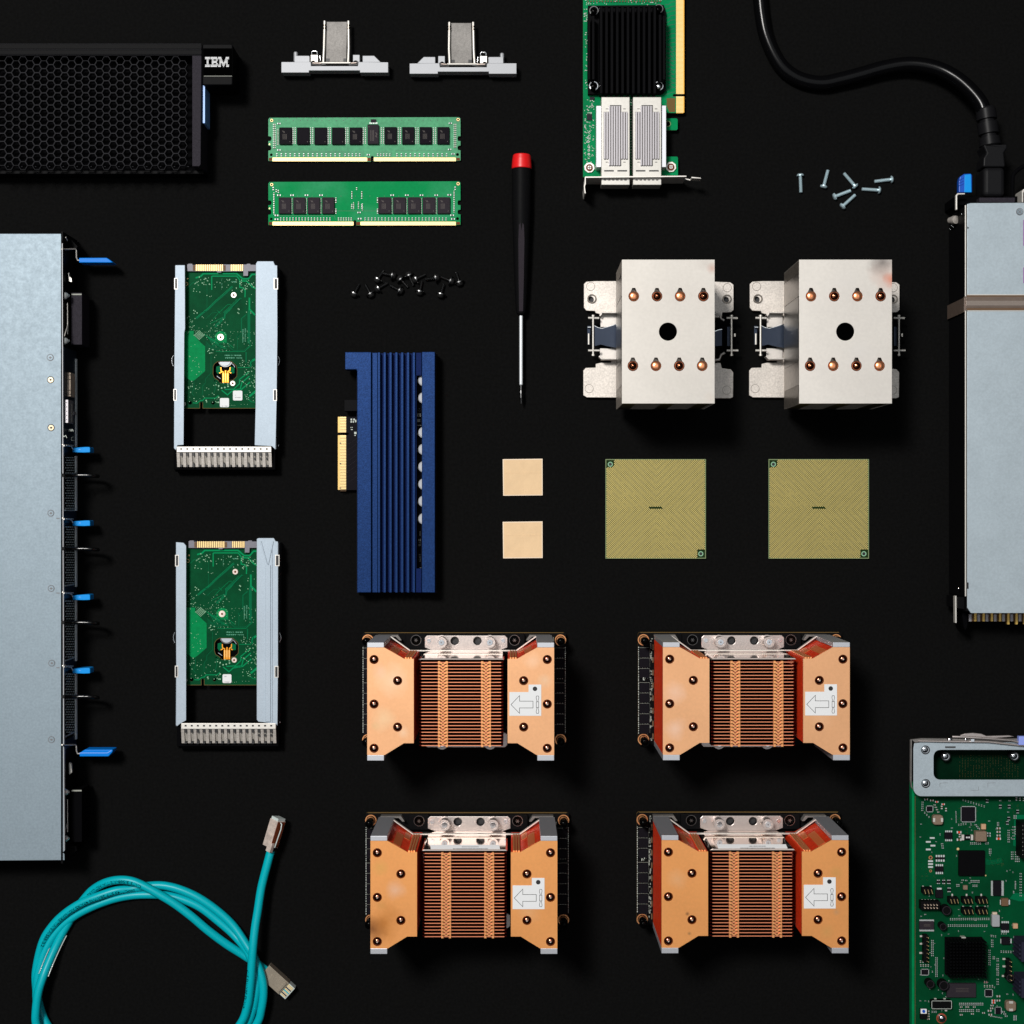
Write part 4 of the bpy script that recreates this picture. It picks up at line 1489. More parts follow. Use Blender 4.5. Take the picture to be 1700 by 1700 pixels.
# ---------------------------------------------------------------- blue finned card
def build_blue():
    t = T('accelerator_card', 'slim blue anodised card with lengthwise fins and a gold edge connector', 'expansion card', 655, 790)
    c = crop(540, 570, 3.864)
    z = 42
    # board underneath with edge connector
    b = MB(t)
    b.prism([(561, 692), (561, 718.5), (578, 718.5), (579.5, 720.2), (578, 722), (561, 722), (561, 813.5), (592, 813.5), (592, 984), (716, 984), (726, 984), (726, 590), (600, 590), (592, 600), (592, 692)], 9, 13)
    b.build('circuit_board', 'chip')
    MB(t).box(594, 592, 720, 980, 0.5, 9).build('back_plate', 'blk_matte')
    e = MB(t)
    e.rect(564.5, 692, 574.5, 718, 13.1)
    e.rect(564.5, 722.6, 574.5, 813, 13.1)
    e.rect(561, 692, 564.5, 718, 13.1, m=1)
    e.rect(561, 722.6, 564.5, 813, 13.1, m=1)
    y = 693
    while y < 813:
        if not 717 < y < 723: e.rect(564.5, y + 1.6, 574.5, y + 2.4, 13.2, m=3)
        y += 2.55
    for yy in (735.7, 769.5, 810): e.rect(563.8, yy - 1, 566.5, yy + 1, 13.3, m=2)
    e.build('gold_contacts', ['gold', 'gold_dull', 'ink', 'cap_brown'])
    k = MB(t)
    k.box(571.5, 663.5, 600, 682.5, 8, 24)
    k.build('black_block', 'blk', bev=0.6)
    s = MB(t)
    for (x, y, w, h) in ((582, 695, 2.6, 3), (586.5, 695, 2.6, 3), (582, 699, 2.2, 2.6), (585.5, 699, 2.2, 2.6), (589.5, 697, 2, 4), (582, 709, 1.4, 1.4), (584.5, 709, 1.2, 1.2), (582.5, 712.5, 3, 1.2), (588, 717, 3.8, 3.6), (588.5, 722, 2, 1.6)):
        s.box(x, y, x + w, y + h, 13, 14.2)
    for i in range(8):
        s.line([(575.5, 738 + i * 9), (581, 736 + i * 9), (592, 728 + i * 9)], 0.3, 13.15, m=1)
    s.build('small_components', ['silk', 'darkgrey'], stuff=True)
    # fins: constant profile along the card
    X = lambda v: 540 + v / 3.864
    y0, y1 = 584.3, 983.8
    m = MB(t)
    m.prism([(572.8, y0), (X(295), y0), (X(295), y1), (X(204), y1), (X(204), 617), (X(200), 613.5), (572.8, 613.5)], 14, z)
    m.build('left_flange', 'blueanod', bev=0.9)
    m = MB(t)
    wy0, wy1 = 623, 944
    wx0, wx1 = X(584), X(617)
    m.box(X(299), y0 + .5, X(333), y1, 14, z - 6, ref=z)
    ribs = [336, 373, 410.5, 448, 485.5, 523, 560.5]
    for i, a in enumerate(ribs):
        m.box(X(a), y0 + 0.5, X(a + 15.5), y1, 14, z - 1.5, ref=z)
    m.build('fins', 'blueanod', bev=0.5)
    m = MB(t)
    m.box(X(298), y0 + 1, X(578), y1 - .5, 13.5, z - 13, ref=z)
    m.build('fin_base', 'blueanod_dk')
    m = MB(t)
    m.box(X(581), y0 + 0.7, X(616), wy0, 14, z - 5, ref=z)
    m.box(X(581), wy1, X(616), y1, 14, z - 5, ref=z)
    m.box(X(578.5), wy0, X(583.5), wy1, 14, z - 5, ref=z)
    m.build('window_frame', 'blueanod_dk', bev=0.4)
    m = MB(t)
    m.box(X(619.5), y0 - .3, X(704), y1, 16, z)
    m.build('right_flange', 'blueanod', bev=0.9)
    MB(t).box(X(705), y0 + 1, X(714), y1 - 2, 6, z - 12, ref=z).build('side_strip', 'blk')
    for yy in (238, 350, 572, 680, 792, 903, 1013, 1125):
        y = 570 + yy / 3.864
        q = MB(t)
        q.cyl(X(633), y, 9.4, 14, 28, 28)
        q.cyl(X(633), y, 9.0, 28, 28.8, 28, r1=8)
        q.build('capacitor', 'alu')
        q = MB(t)
        q.box(X(586), y + 0.5, X(593), y + 4, 13, 16)
        q.build('small_chip', 'silk_grey')
    q = MB(t)
    for (x, yy, w, h) in ((584, 418, 3, 4), (594, 418, 3, 4), (604, 418, 3, 4), (584, 431, 3, 4), (594, 431, 3, 4), (604, 431, 3, 4), (586, 450, 27, 7), (588, 459, 9, 12), (604, 459, 9, 12),
                          (590, 486, 18, 18), (588, 524, 26, 4), (597, 1255, 3, 14), (603, 1255, 3, 14), (609, 1255, 3, 14), (597, 1278, 13, 3), (597, 1290, 13, 3), (597, 1297, 13, 3), (606, 1205, 3, 30), (600, 1355, 12, 2),
                          (600, 1365, 12, 2), (600, 1375, 12, 2), (600, 1385, 12, 2), (600, 1395, 12, 2), (603, 1437, 12, 8)):
        q.box(X(x), 570 + yy / 3.864, X(x + w), 570 + (yy + h) / 3.864, 13, 15.5)
    q.build('window_components', 'silk_grey', stuff=True)


build_blue()


# ---------------------------------------------------------------- screwdriver
def build_driver():
    t = T('screwdriver', 'small precision screwdriver with black handle and red cap', 'screwdriver', 865, 460)
    z = 17
    cp = MB(t)
    cp.lathe((866.3, 257, z), (866, 281, z), [(0, 0), (0.2, 13.5), (1.5, 14.6), (8, 15.5), (19, 16.4), (22.5, 16.4), (23.5, 15.8)], 32)
    cp.build('spinning_cap', 'red')
    hd = MB(t)
    hd.lathe((866, 280.5, z), (865, 522, z), [(0, 15.4), (2, 16), (70, 15.6), (120, 13.8), (180, 11.6), (228, 9.0), (238, 7.6), (242, 4), (242, 0)], 40)
    hd.build('handle', 'blk')
    fl = MB(t)   # flattened facets
    for k in range(1):
        a = PI / 2 + k * PI / 3
        vs = []
        for (y, r, w) in ((371, 14.75, 0.6), (376, 14.6, 4.0), (400, 14.0, 5.0), (460, 11.95, 4.3), (518, 9.35, 3.2)):
            cx = 866.0 - (y - 280) / 241.5
            for sgn in (-1, 1):
                vs.append(t.p(cx + (r * math.cos(a) - sgn * w * math.sin(a)), y, z + r * math.sin(a) + sgn * w * math.cos(a), z))
        fl.add(vs, [(2 * i, 2 * i + 1, 2 * i + 3, 2 * i + 2) for i in range(4)])
    fl.build('grip_facets', 'chip_lit')
    sh = MB(t)
    sh.lathe((865, 520, z), (865, 640, z), [(0, 2.9), (3, 3.0), (117, 2.9), (118.5, 2.2), (119, 0)], 20)
    sh.build('shaft', 'shaft')
    tp = MB(t)
    tp.lathe((865, 638, z), (865, 672, z), [(0, 2.3), (10, 2.2), (15, 2.9), (22, 2.9), (32, 1.0), (33, 0)], 4)
    tp.build('tip', 'blk_metal')


build_driver()


# ---------------------------------------------------------------- loose screws
def screw_thing(name, label, group, mats, L, rs, rh, hl, washer=None, taper=1.0):
    t = T(name, label, 'screw', photo=False, group=group)
    z = rh * 0.72
    # along +x from tip (0) to head
    b = MB(t)
    prof = [(0, 0), (0.4, rs * .55)]
    x = 1.0
    n = int((L - 2) / 1.5)
    for i in range(n):
        prof += [(x, rs), (x + .75, rs * .86)]
        x += 1.5
    prof += [(L, rs)]
    b.lathe((-L / 2, 0, rs + .3), (L / 2, 0, z), prof, 12)
    b.build('shank', mats[0])
    h = MB(t)
    ax = (L / 2, 0, z)
    h.lathe(ax, (L, 0, z + (z - rs) * .5), [(0, rs), (0, rh), (hl * .4, rh), (hl * .85, rh * .75), (hl, rh * .4), (hl, 0)], 20)
    ho = h.build('head', mats[1])
    x_ = MB(t)
    x_.lathe((L / 2 + hl * 1.0, 0, z), (L, 0, z), [(0.06, rh * .38), (0.06, 0)], 4)
    x_.build('drive_recess', 'ink', ho)
    if washer:
        w = MB(t)
        w.lathe((L / 2 - 1.6, 0, z), (L, 0, z), [(0, 0), (0, washer), (1.7, washer), (1.7, 0)], 24)
        w.build('washer', mats[2])
    return t


def place(px, tip, head):
    cx, cy = (tip[0] + head[0]) / 2, (tip[1] + head[1]) / 2
    w = U(cx, cy, 3, 3)
    ang = math.atan2(-(head[1] - tip[1]), head[0] - tip[0])
    return Vector((w.x, w.y, 0)), ang


g = crop(1310, 280, 9.444)
SIL = [((187, 400), (173, 98), 'silver screw standing apart, head up toward the power cord'),
       ((613, 12), (540, 280), 'silver screw next to the lone upright one, tip pointing up'),
       ((850, 60), (1030, 275), 'silver screw with its head in the middle of the pile'),
       ((1315, 205), (1610, 170), 'silver screw farthest from the lone upright one, lying nearly flat'),
       ((975, 340), (715, 440), 'silver screw whose tip touches the central screw head'),
       ((1120, 320), (1412, 340), 'silver screw just under the outermost one, head toward the power supply'),
       ((1045, 405), (840, 590), 'silver screw lowest in the scattered pile')]
proto = None
for i, (tip, head, lab) in enumerate(SIL):
    loc, ang = place(None, g(*tip), g(*head))
    if proto is None:
        proto = screw_thing('silver_screw', lab, 'silver screws scattered near the power cord', ['screwzinc', 'screwzinc'], 28, 3.0, 6.0, 4.0)
        proto.o.location, proto.o.rotation_euler = loc, (0, 0, ang)
    else:
        copy_thing(proto.o, loc, ang, lab)

g = crop(570, 430, 7.727)
BLK = [((205, 320), (140, 445), 'black screw at the end of the heap nearest the drive carriers'),
       ((280, 330), (350, 450), 'black screw second along the heap, tip leaning toward the first'),
       ((575, 305), (445, 380), 'black screw with a bright square glint on its head'),
       ((513, 150), (445, 255), 'black screw near the top of the heap, head down and left'),
       ((487, 180), (640, 215), 'black screw lying across the top left of the heap'),
       ((840, 375), (725, 252), 'black screw with its head under the tallest one in the middle'),
       ((600, 340), (725, 405), 'black screw at the front middle with a bright glint'),
       ((905, 355), (840, 200), 'black screw pointing down from the top middle of the heap'),
       ((1060, 195), (925, 262), 'black screw with its tip raised toward the top right'),
       ((1040, 265), (1195, 243), 'black screw lying flat just right of centre'),
       ((1005, 305), (985, 400), 'black screw with a cross glint at the front right of centre'),
       ((1240, 225), (1385, 285), 'black screw angled down beside the last upright one'),
       ((1290, 315), (1250, 460), 'black screw lowest at the right end, tip up'),
       ((1445, 165), (1490, 305), 'black screw at the end of the heap nearest the screwdriver')]
proto = None
for i, (tip, head, lab) in enumerate(BLK):
    loc, ang = place(None, g(*tip), g(*head))
    loc = loc + Vector((0, 0, (0.0, 1.6)[i in (4, 7, 9, 12)] * S))
    if proto is None:
        proto = screw_thing('black_screw', lab, 'black washer screws in a loose heap', ['blk_metal', 'screw_head', 'washer'], 19, 2.6, 6.0, 6.0, washer=8.6)
        proto.o.location, proto.o.rotation_euler = loc, (0, 0, ang)
    else:
        copy_thing(proto.o, loc, ang, lab)


# ---------------------------------------------------------------- thermal pads
def build_pad(label, y0):
    t = T('thermal_pad', label, 'thermal pad', 868, y0 + 31, group='beige thermal pads')
    o = [(834.5, y0 + 0.8), (900.8, y0), (901, y0 + 61), (835.3, y0 + 61.6)]
    i_ = [(836, y0 + 2.2), (899.3, y0 + 1.5), (899.5, y0 + 59.6), (836.7, y0 + 60.1)]
    MB(t).prism(o, 0.5, 4.0).build('pad_rim', 'pad_edge', bev=0.4)
    m = MB(t).prism(i_, 4.0, 4.15)
    m.box(863, y0 + 4, 869, y0 + 57, 4.15, 4.28)
    m.box(839, y0 + 22, 897, y0 + 24, 4.15, 4.38)
    m.build('pad_face', 'pad', bev=0.15)


build_pad('beige thermal pad level with the top half of the processors', 761.5)
build_pad('beige thermal pad level with the bottom half of the processors', 865.5)


# ---------------------------------------------------------------- processors
def build_cpu():
    t = T('processor', '', 'processor', photo=False, group='processors with gold contact lands up')
    w, h = 83.2, 82.4
    MB(t).box(-w, -h, w, h, 0.6, 5.2).build('substrate', 'cpu_green', bev=0.3)
    r = MB(t)
    r.line([(-w + .7, -h + .7), (w - .7, -h + .7), (w - .7, h - .7), (-w + .7, h - .7)], 1.4, 5.35, closed=True)
    r.build('board_rim', 'cpu_rim')
    q = MB(t)
    pitch = 3.62
    n = 45
    for i in range(n):
        for j in range(n):
            for s in (0, 1):
                x = (i - (n - 1) / 2) * pitch + (s - .5) * pitch / 2
                y = (j - (n - 1) / 2) * pitch + (s - .5) * pitch / 2
                if x < -68 and y < -68 and (x + y) < -140: continue
                if x > 68 and y > 67 and (x + y) > 138: continue
                if abs(y + 2.0) < 1.4 and abs(x) < 11: continue
                rr = 1.14
                q.add([t.p(x - rr, y - rr, 5.5), t.p(x - rr, y + rr, 5.5), t.p(x + rr, y + rr, 5.5), t.p(x + rr, y - rr, 5.5)], [(0, 1, 2, 3)],
                      m=1 if ((x + y if x * y < 0 else x - y) % 10.86) < 1.9 else 0)
    q.build('contact_lands', ['goldpad', 'goldpad2'], stuff=True)
    for (x, y) in ((-w + 8, -h + 8.5), (w - 8.5, h - 8)):
        k = MB(t)
        k.ring(x, y, 4.2, 2.7, 5.2, 5.6, 20)
        k.disc(x, y, 2.6, 5.4, 16, m=1)
        k.build('locating_mark', ['via', 'ink'])
    return t


cpu = build_cpu()
cpu.o.location = U(1088.5, 844.8, 5) - Vector((0, 0, 5 * S))
cpu.o['label'] = 'gold gridded processor beside the beige thermal pads'
copy_thing(cpu.o, U(1359.2, 844.8, 5) - Vector((0, 0, 5 * S)), 0, 'gold gridded processor nearest the power supply')

# ---------------------------------------------------------------- nickel tower heatsinks
def build_tower(label, rx, ry, stain):
    t = T('tower_heatsink', label, 'heatsink', rx, ry, photo=False, group='nickel tower heatsinks')
    ht = 175
    # base plate with four ears and recesses for the clips
    def E(x, y, *_): return (x, y)
    pl = [(-119, -96), (-103, -97), (-72, -97), (72, -97), (119, -95), (124.5, -91), (124.5, -49), (120, -45.5), (106, -45), (105, -38), (103, -36), (78, -38),
          (78, 40), (103, 38), (105, 47), (120, 49), (124, 54), (123.5, 95), (119, 97), (-118, 95.5), (-124, 92), (-124, 51), (-120, 46.5), (-103.5, 46), (-103.5, 40),
          (-95, 38), (-78, 38), (-78, -41), (-96, -42), (-103.5, -44), (-105, -47.5), (-119, -48), (-123, -53), (-123, -92)]
    hs = [circ(-112, -66, 5.3, 18), circ(111.5, -65.5, 5.3, 18)]
    po = MB(t).prism(pl, 4, 10, hs).build('base_plate', 'nickel_rough', bev=0.8)
    for (x, y) in ((-112, -88), (114, -86), (-114.5, 81), (113, 83.5)):
        r = MB(t)
        r.ring(x, y, 7.2, 6.6, 10, 10.35, 28, m=1)
        r.cyl(x, y, 6.2, 10, 10.25, 28)
        r.build('stamped_circle', ['nickel_rough', 'nickel_side'], po)
    for (x, y) in ((-112, -66), (111.5, -65.5)):
        q = MB(t)
        q.ring(x + (2 if x < 0 else 2), y - 1.5, 7.6, 5.6, 3, 12, 28)
        q.cyl(x, y, 5.0, 2, 4, 20, m=1)
        q.build('bolt_sleeve', ['nickel_side', 'ink'], po)
    MB(t).prism(rrect(-66, -90, 66, 92, 4), 1, 22).build('cold_plate', 'nickel_side')
    # clips left and right
    for s in (-1, 1):
        cl = MB(t)
        if s < 0:
            cl.prism([(-96, -41), (-70, -41), (-70, -20), (-96, -20)], 14, 17)
            cl.prism([(-95, 33), (-70, 33), (-70, 15), (-97, 15), (-97, 30)], 14, 17)
            cl.box(-95, -43, -70, -41, 8, 34)
            cl.box(-95, 33, -70, 35, 8, 34)
            cl.prism([(-95, -43), (-99, -38), (-97, -36), (-93, -41)], 12, 30)
            cl.prism([(-95, 35), (-100, 30), (-98, 28), (-93, 33)], 12, 30)
        else:
            cl.prism([(78, -37), (85, -37), (85, 36), (78, 36)], 10, 13)
            cl.tube([(86, -42, 24), (99, -40, 24), (102, -33, 24), (107, -30, 24)], 2.0, 8)
            cl.tube([(86, 36, 24), (99, 34, 24), (102, 26, 24), (108, 23, 24)], 2.2, 8)
            cl.cyl(88, -36, 3, 18, 26, 12)
        co = cl.build('clip_bracket', 'nickel', bev=0.4)
        lv = MB(t)
        if s < 0:
            top = [(-107, -21), (-101, -18), (-94, -16.5), (-85, -19), (-69, -24)]
            bot = [(-69, 16), (-85, 13), (-96, 10), (-104, 12), (-107, 13)]
            lv.prism(top + bot, 26, 28)
            lv.line(top, 1.0, 28.4, m=1)
            lv.prism([(-118, -21.5), (-113, -21.5), (-113, 10), (-118, 10)], 20, 23)
            lv.box(-118, -19.5, -112, -17.5, 26, 28.5, m=1)
        else:
            top = [(76, -15), (86, -14), (92, -12), (97, -14), (103, -15)]
            lv.prism(top + [(103, 12), (76, 14)], 26, 28)
            lv.line(top, 1.0, 28.4, m=1)
            lv.prism([(112, -20), (117, -20), (117, 12), (112, 12)], 20, 23)
        lv.build('spring_lever', ['spring', 'steel'], co, bev=0.3)
        X = 108 * s + (0 if s < 0 else 14)
        X = -109 if s < 0 else 118
        pn = MB(t)
        pn.tube([(X, -38, 32), (X, 28, 32)], 1.6, 10)
        pn.tube([(X, -38, 32), (X, -35, 32)], 2.6, 10)
        pn.tube([(X, 26, 32), (X, 29, 32)], 2.6, 10)
        pn.tube([(X - 8, -33.5, 30), (X + 10, -33, 30)], 1.9, 10)
        pn.tube([(X - 8, 20, 30), (X + 11, 20, 30)], 1.9, 10)
        pn.tube([(X - 7 if s < 0 else X + 6, -8, 28), (X - 7 if s < 0 else X + 6, 10 if s < 0 else -3, 28)], 1.7, 10)
        pn.build('clip_pin', 'cage', co)
    # fin stack
    hx, y0, y1 = 71.8, -105.8, 117
    fs = MB(t)
    z = 40
    while z < 168:
        fs.box(-hx, y0, hx, y1, z, z + 1.5)
        z += 5.2
    fs.build('fin_stack', 'nickel_side')
    for (a, b) in ((-86, -50), (52, 88)):
        MB(t).box(-hx - .3, a, -hx + 1, b, 42, 172).build('folded_side_panel', 'side_dull')
        MB(t).box(hx - 1, a, hx + .3, b, 42, 172).build('folded_side_panel', 'side_dull')
    MB(t).box(-hx - .2, -49, -hx + 1, 51, 44, 170).build('folded_side_panel', 'side_dark')  # dark sheet over open fins, gap shade painted as colour
    for a in (-60, 0, 55):
        MB(t).box(a - 10, y1 - 1, a + 10, y1 + .3, 42, 172).build('folded_side_panel', 'side_dark')
    # top plate with key-hole slots and centre hole
    def key(x, y, r, m=14):
        pts = []
        for i in range(m + 1):
            a = -PI / 2 + 0.62 + (2 * PI - 1.24) * i / m
            pts.append((x + r * math.cos(a), y + r * math.sin(a)))
        pts.append((x - 2.2, y - r - 4.5))
        pts.append((x + 2.2, y - r - 4.5))
        return pts
    xs1 = (-53.4, -17.4, 18.4, 54.4)
    xs2 = (-54.8, -19, 17, 52.6)
    hl = [key(x, -49.2, 8.3) for x in xs1] + [key(x, 58.6, 8.3) for x in xs2] + [circ(-.5, 5.7, 14, 40)]
    MB(t).prism([(-hx, y0), (hx, y0), (hx, y1), (-hx, y1)], ht - 2, ht, hl).build('top_plate', stain, bev=0.25)
    ed = MB(t)
    ed.cyl(-.5, 5.7, 14.6, 150, ht - 2.1, 32)
    ed.build('centre_bore_shade', 'blk_bore_shade')  # black plug standing in for the shade of a deep hole
    for j, xs in enumerate((xs1, xs2)):
        for i, x in enumerate(xs):
            y = -49.2 if j == 0 else 58.6
            hot = (i + j) % 2 == 0
            p = MB(t)
            p.cyl(x, y, 7.7, 25, ht - 1.5, 24)
            if hot:
                p.dome(x, y, 7.7, ht - 1.5, 3.4, 24, 6)
                p.ring(x, y, 2.2, 1.3, ht + 1.7, ht + 2.3, 16)
            else:
                p.dome(x, y, 7.7, ht - 1.5, 6.5, 24, 8, tip=1.0)
            p.build('heat_pipe', 'pipe_hot' if hot else 'pipe_cool')


st1 = stained('nickel_top_with_scratch', (0.60, 0.565, 0.52), [(68, -92, 11, (0.48, 0.26, 0.20), .85), (58, -100, 15, (0.5, 0.46, 0.42), .6), (66, 108, 12, (0.58, 0.52, 0.46), .6)], rough=0.5, metal=0.4)
st2 = stained('nickel_top_heat_stained', (0.70, 0.66, 0.61), [(64, -80, 30, (0.60, 0.38, 0.31), .75), (58, -102, 26, (0.17, 0.15, 0.14), .85), (70, -76, 15, (0.72, 0.24, 0.14), .85), (0, -70, 26, (0.70, 0.66, 0.62), .5), (20, 40, 26, (0.68, 0.65, 0.62), .5)], rough=0.46, metal=0.5)
build_tower('nickel tower heatsink with a small scratch at one top corner', 242, -285, st1)
build_tower('nickel tower heatsink with a pinkish heat stain at one top corner', 516.5, -285, st2)


# ---------------------------------------------------------------- copper accelerator modules
def build_gpu(label, rx, ry, plateL, plateR, strip):
    t = T('accelerator_module', label, 'accelerator module', rx, ry, photo=False, group='accelerator modules with copper heatsinks')
    zb = 13
    MB(t).box(-140, 25, 140, 165, 0.5, 8).build('bottom_connector', 'blk_matte')
    hp = [circ(x, y, 6.6, 20) for x in (-159, 159) for y in (12.5, 177)]
    bo = MB(t).prism(rrect(-168, 0, 168, 186, 4), 8, zb, hp, mw=1).build('circuit_board', ['blk', 'pcb_edge_brown'])
    e = MB(t)
    e.line([(-164, 0.4), (164, 0.4)], 0.8, zb + .15)
    e.build('board_edge_line', 'pcb_edge_brown', bo)
    for x in (-159, 159):
        for y in (12.5, 177):
            q = MB(t)
            q.ring(x, y, 9.3, 7.6, zb, zb + 2, 28)
            q.cyl(x, y, 6.9, 2, zb + 34, 20, m=1)
            q.dome(x, y, 5.2, zb + 34, 2, 16, m=1)
            q.build('corner_standoff', ['cop_ring', 'blk_gloss'])
    # chips at both margins
    sk = MB(t)
    pas = MB(t)
    rnd = random.Random(int(rx * 7 + ry))
    for s in (-1, 1):
        for i in range(8):
            y0 = 26.5 + i * 17.2 + (6 if i > 2 else 0)
            if y0 > 162: continue
            xa, xb = sorted((s * 165, s * 149.5))
            MB(t).box(xa, y0, xb, y0 + 14.6, zb, zb + 4).build('power_chip', 'chip', bo, bev=0.3)
            sk.line([(xa - .8, y0 - .9), (xb + .8, y0 - .9)], .45, zb + .2)
            sk.line([(s * 148.3, y0), (s * 148.3, y0 + 14)], .35, zb + .2)
            for k in range(3):
                pas.box(xa + 4 + k * 4, y0 + 15, xa + 5.6 + k * 4, y0 + 15.8, zb, zb + 1)
        y = 24
        while y < 166:
            x = s * 167
            L_ = rnd.uniform(.8, 3)
            pas.box(x - .5, y, x + .5, y + L_, zb, zb + .8)
            y += L_ + rnd.uniform(.8, 2)
        for k in range(46):
            y = rnd.uniform(8, 178)
            x = s * rnd.uniform(144.5, 148)
            w, h = rnd.choice([(.7, 1.4), (1.4, .7), (1, 2.2)])
            pas.box(x - w, y - h, x + w, y + h, zb, zb + 1.4, m=1)
        for k in range(8):
            pas.box(s * 143.5 - 1, 20 + k * 21, s * 143.5 + 1, 29 + k * 21, zb, zb + 5, m=2)
    for k in range(7):
        x = -158 + rnd.uniform(-2, 2) * 1.2
        pas.box(x, 74 + rnd.uniform(0, 5), x + 1, 75 + rnd.uniform(0, 5), zb, zb + 5)
    sk.build('silkscreen_outline', 'silk_grey', bo)
    pas.build('small_components', ['silk', 'silk_grey', 'cap_brown'], bo, stuff=True)
    # black plastic connectors with screws by the top edge
    for x in (-79, 83):
        q = MB(t)
        q.prism(rrect(x - 17, 1.5, x + 17, 27, 3), zb, zb + 9)
        qo = q.build('connector_housing', 'blk', bev=0.8)
        q = MB(t)
        q.ring(x, 12, 8.8, 8.0, zb + 9, zb + 9.6, 28, m=1)
        q.cyl(x, 12, 7.4, zb + 9, zb + 11, 24, r1=6.6)
        for a in range(3):
            q.line([(x - 3 * math.cos(a * PI / 3), 12 - 3 * math.sin(a * PI / 3)), (x + 3 * math.cos(a * PI / 3), 12 + 3 * math.sin(a * PI / 3))], .8, zb + 11.15 + .03 * a, m=1)
        q.build('black_bolt', ['blk_gloss', 'blk_metal'], qo)
    for s in (-1, 1):
        q = MB(t)
        q.prism([(s * 108, 3), (s * 142, 3), (s * 142, 6), (s * 112, 6), (s * 106, 12), (s * 102, 12)], zb, zb + 16)
        q.build('edge_clip', 'steel_worn', bev=0.3)
    # steel bracket
    cx = 3.5
    bh = [circ(cx + s * 18.7, y, 6.7, 24) for s in (-1, 1) for y in (13, 178)]
    ol = [(cx - 64, 4), (cx + 64, 4), (cx + 68, 8), (cx + 68, 24), (cx + 52, 30), (cx + 52, 158), (cx + 68, 166), (cx + 68, 184), (cx + 64, 188), (cx - 64, 188), (cx - 68, 184), (cx - 68, 166), (cx - 52, 158), (cx - 52, 30), (cx - 68, 24), (cx - 68, 8)]
    br = MB(t).prism(ol, 22, 25, bh).build('bracket_plate', 'silverplate', bev=0.7)
    for s in (-1, 1):
        for y in (13, 178):
            MB(t).cyl(cx + s * 18.7, y, 6.5, 14, 15.5, 24).build('bracket_hole_floor', 'ink', br)
    for s in (-1, 1):
        for y, hgt in ((13.5, 24), (181, 8)):
            x = cx + s * 39.5
            q = MB(t)
            q.cyl(x, y, 10.2, 25, 27, 28)
            q.cyl(x, y, 8.8, 27, 25 + hgt, 28)
            q.ring(x, y, 8.6, 6.0, 25 + hgt, 26.5 + hgt, 28)
            q.cyl(x, y, 4.6, 25 + hgt, 26.8 + hgt, 20, m=1)
            q.cyl(x, y, 1.4, 26.8 + hgt, 27 + hgt, 6, m=2)
            q.build('spring_screw', ['silverplate', 'chrome', 'ink_grey'], br)
        q = MB(t)
        q.cyl(cx + s * 61, 12.5, 3.4, 25, 26.2, 18)
        q.cyl(cx + s * 61, 12.5, 1.2, 26.2, 26.4, 8)
        q.build('rivet', 'steel', br)
    # bent baffle following the fin blocks
    path = [(-143, 3.2), (-117, 3.2), (-86, 25.6), (86, 25.6), (117, 3.2), (143, 3.2)]
    MB(t).line(path, 1.7, 64, z0=57).build('baffle_strip', 'cage')
    # centre fin pack
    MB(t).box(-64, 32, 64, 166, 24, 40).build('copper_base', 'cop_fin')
    f = MB(t)
    n = 26
    for i in range(n):
        y = 34.5 + i * 5.18
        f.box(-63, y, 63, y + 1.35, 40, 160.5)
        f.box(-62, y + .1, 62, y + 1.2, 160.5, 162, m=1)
        # rolled ends
        f.box(-65.2, y + .2, -63, y + 1.9, 40, 156)
        f.box(63, y + .2, 65.2, y + 1.9, 40, 156)
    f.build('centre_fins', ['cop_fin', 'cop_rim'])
    tb_ = MB(t)
    for c0 in (-28.5, 38.5):
        for i in range(n):
            y = 34.5 + i * 5.18
            for s in (-1, 1):
                x = c0 + s * 5.9
                tb_.box(x - 1.7, y - 1.2, x + 1.7, y + 2.6, 158, 163.6)
                if i < n - 1:
                    tb_.prism([(c0 + s * 4.2, y + .2), (c0, y + 3.0), (c0, y + 5.3), (c0 + s * 4.2, y + 2.5)], 160, 162.8)
        tb_.box(c0 - 7.6, 34, c0 - 6.9, 34 + n * 5.18 - 3, 157, 162.4)
        tb_.box(c0 + 6.9, 34, c0 + 7.6, 34 + n * 5.18 - 3, 157, 162.4)
    tb_.build('interlock_tabs', 'cop_tab')
    fp = MB(t).prism([(-62, 28.5), (64, 28.5), (67, 31), (-67, 31)], 26, 163).build('front_plate', 'tin', bev=0.4)
    if strip:
        q = MB(t)
        def W(x, y, zz): return t.p(x, y, zz)
        q.add([W(-52, 30, 162.6), W(56, 30, 162.6), W(54, 23.8, 152), W(-54, 23.8, 152),
               W(-52, 30.3, 161.9), W(56, 30.3, 161.9), W(54, 24.1, 151.4), W(-54, 24.1, 151.4)],
              [(3, 2, 1, 0)[::-1], (4, 5, 6, 7)[::-1], (0, 1, 5, 4), (1, 2, 6, 5), (2, 3, 7, 6), (3, 0, 4, 7)])
        q.build('white_strip_label', 'white', fp)
        q = MB(t)
        for row, (ff, a, b) in enumerate(((.30, -18, 36), (.64, -4, 22))):
            x = a
            while x < b:
                w = rnd.uniform(.5, 1.3)
                ys = [30 - 6.2 * g_ for g_ in (ff - .08, ff + .08)]
                zs = [162.9 - 10.6 * g_ for g_ in (ff - .08, ff + .08)]
                q.add([W(x, ys[0], zs[0]), W(x + w, ys[0], zs[0]), W(x + w, ys[1], zs[1]), W(x, ys[1], zs[1])], [(0, 1, 2, 3)])
                x += w + .7
        q.build('strip_print', 'ink_grey', fp)
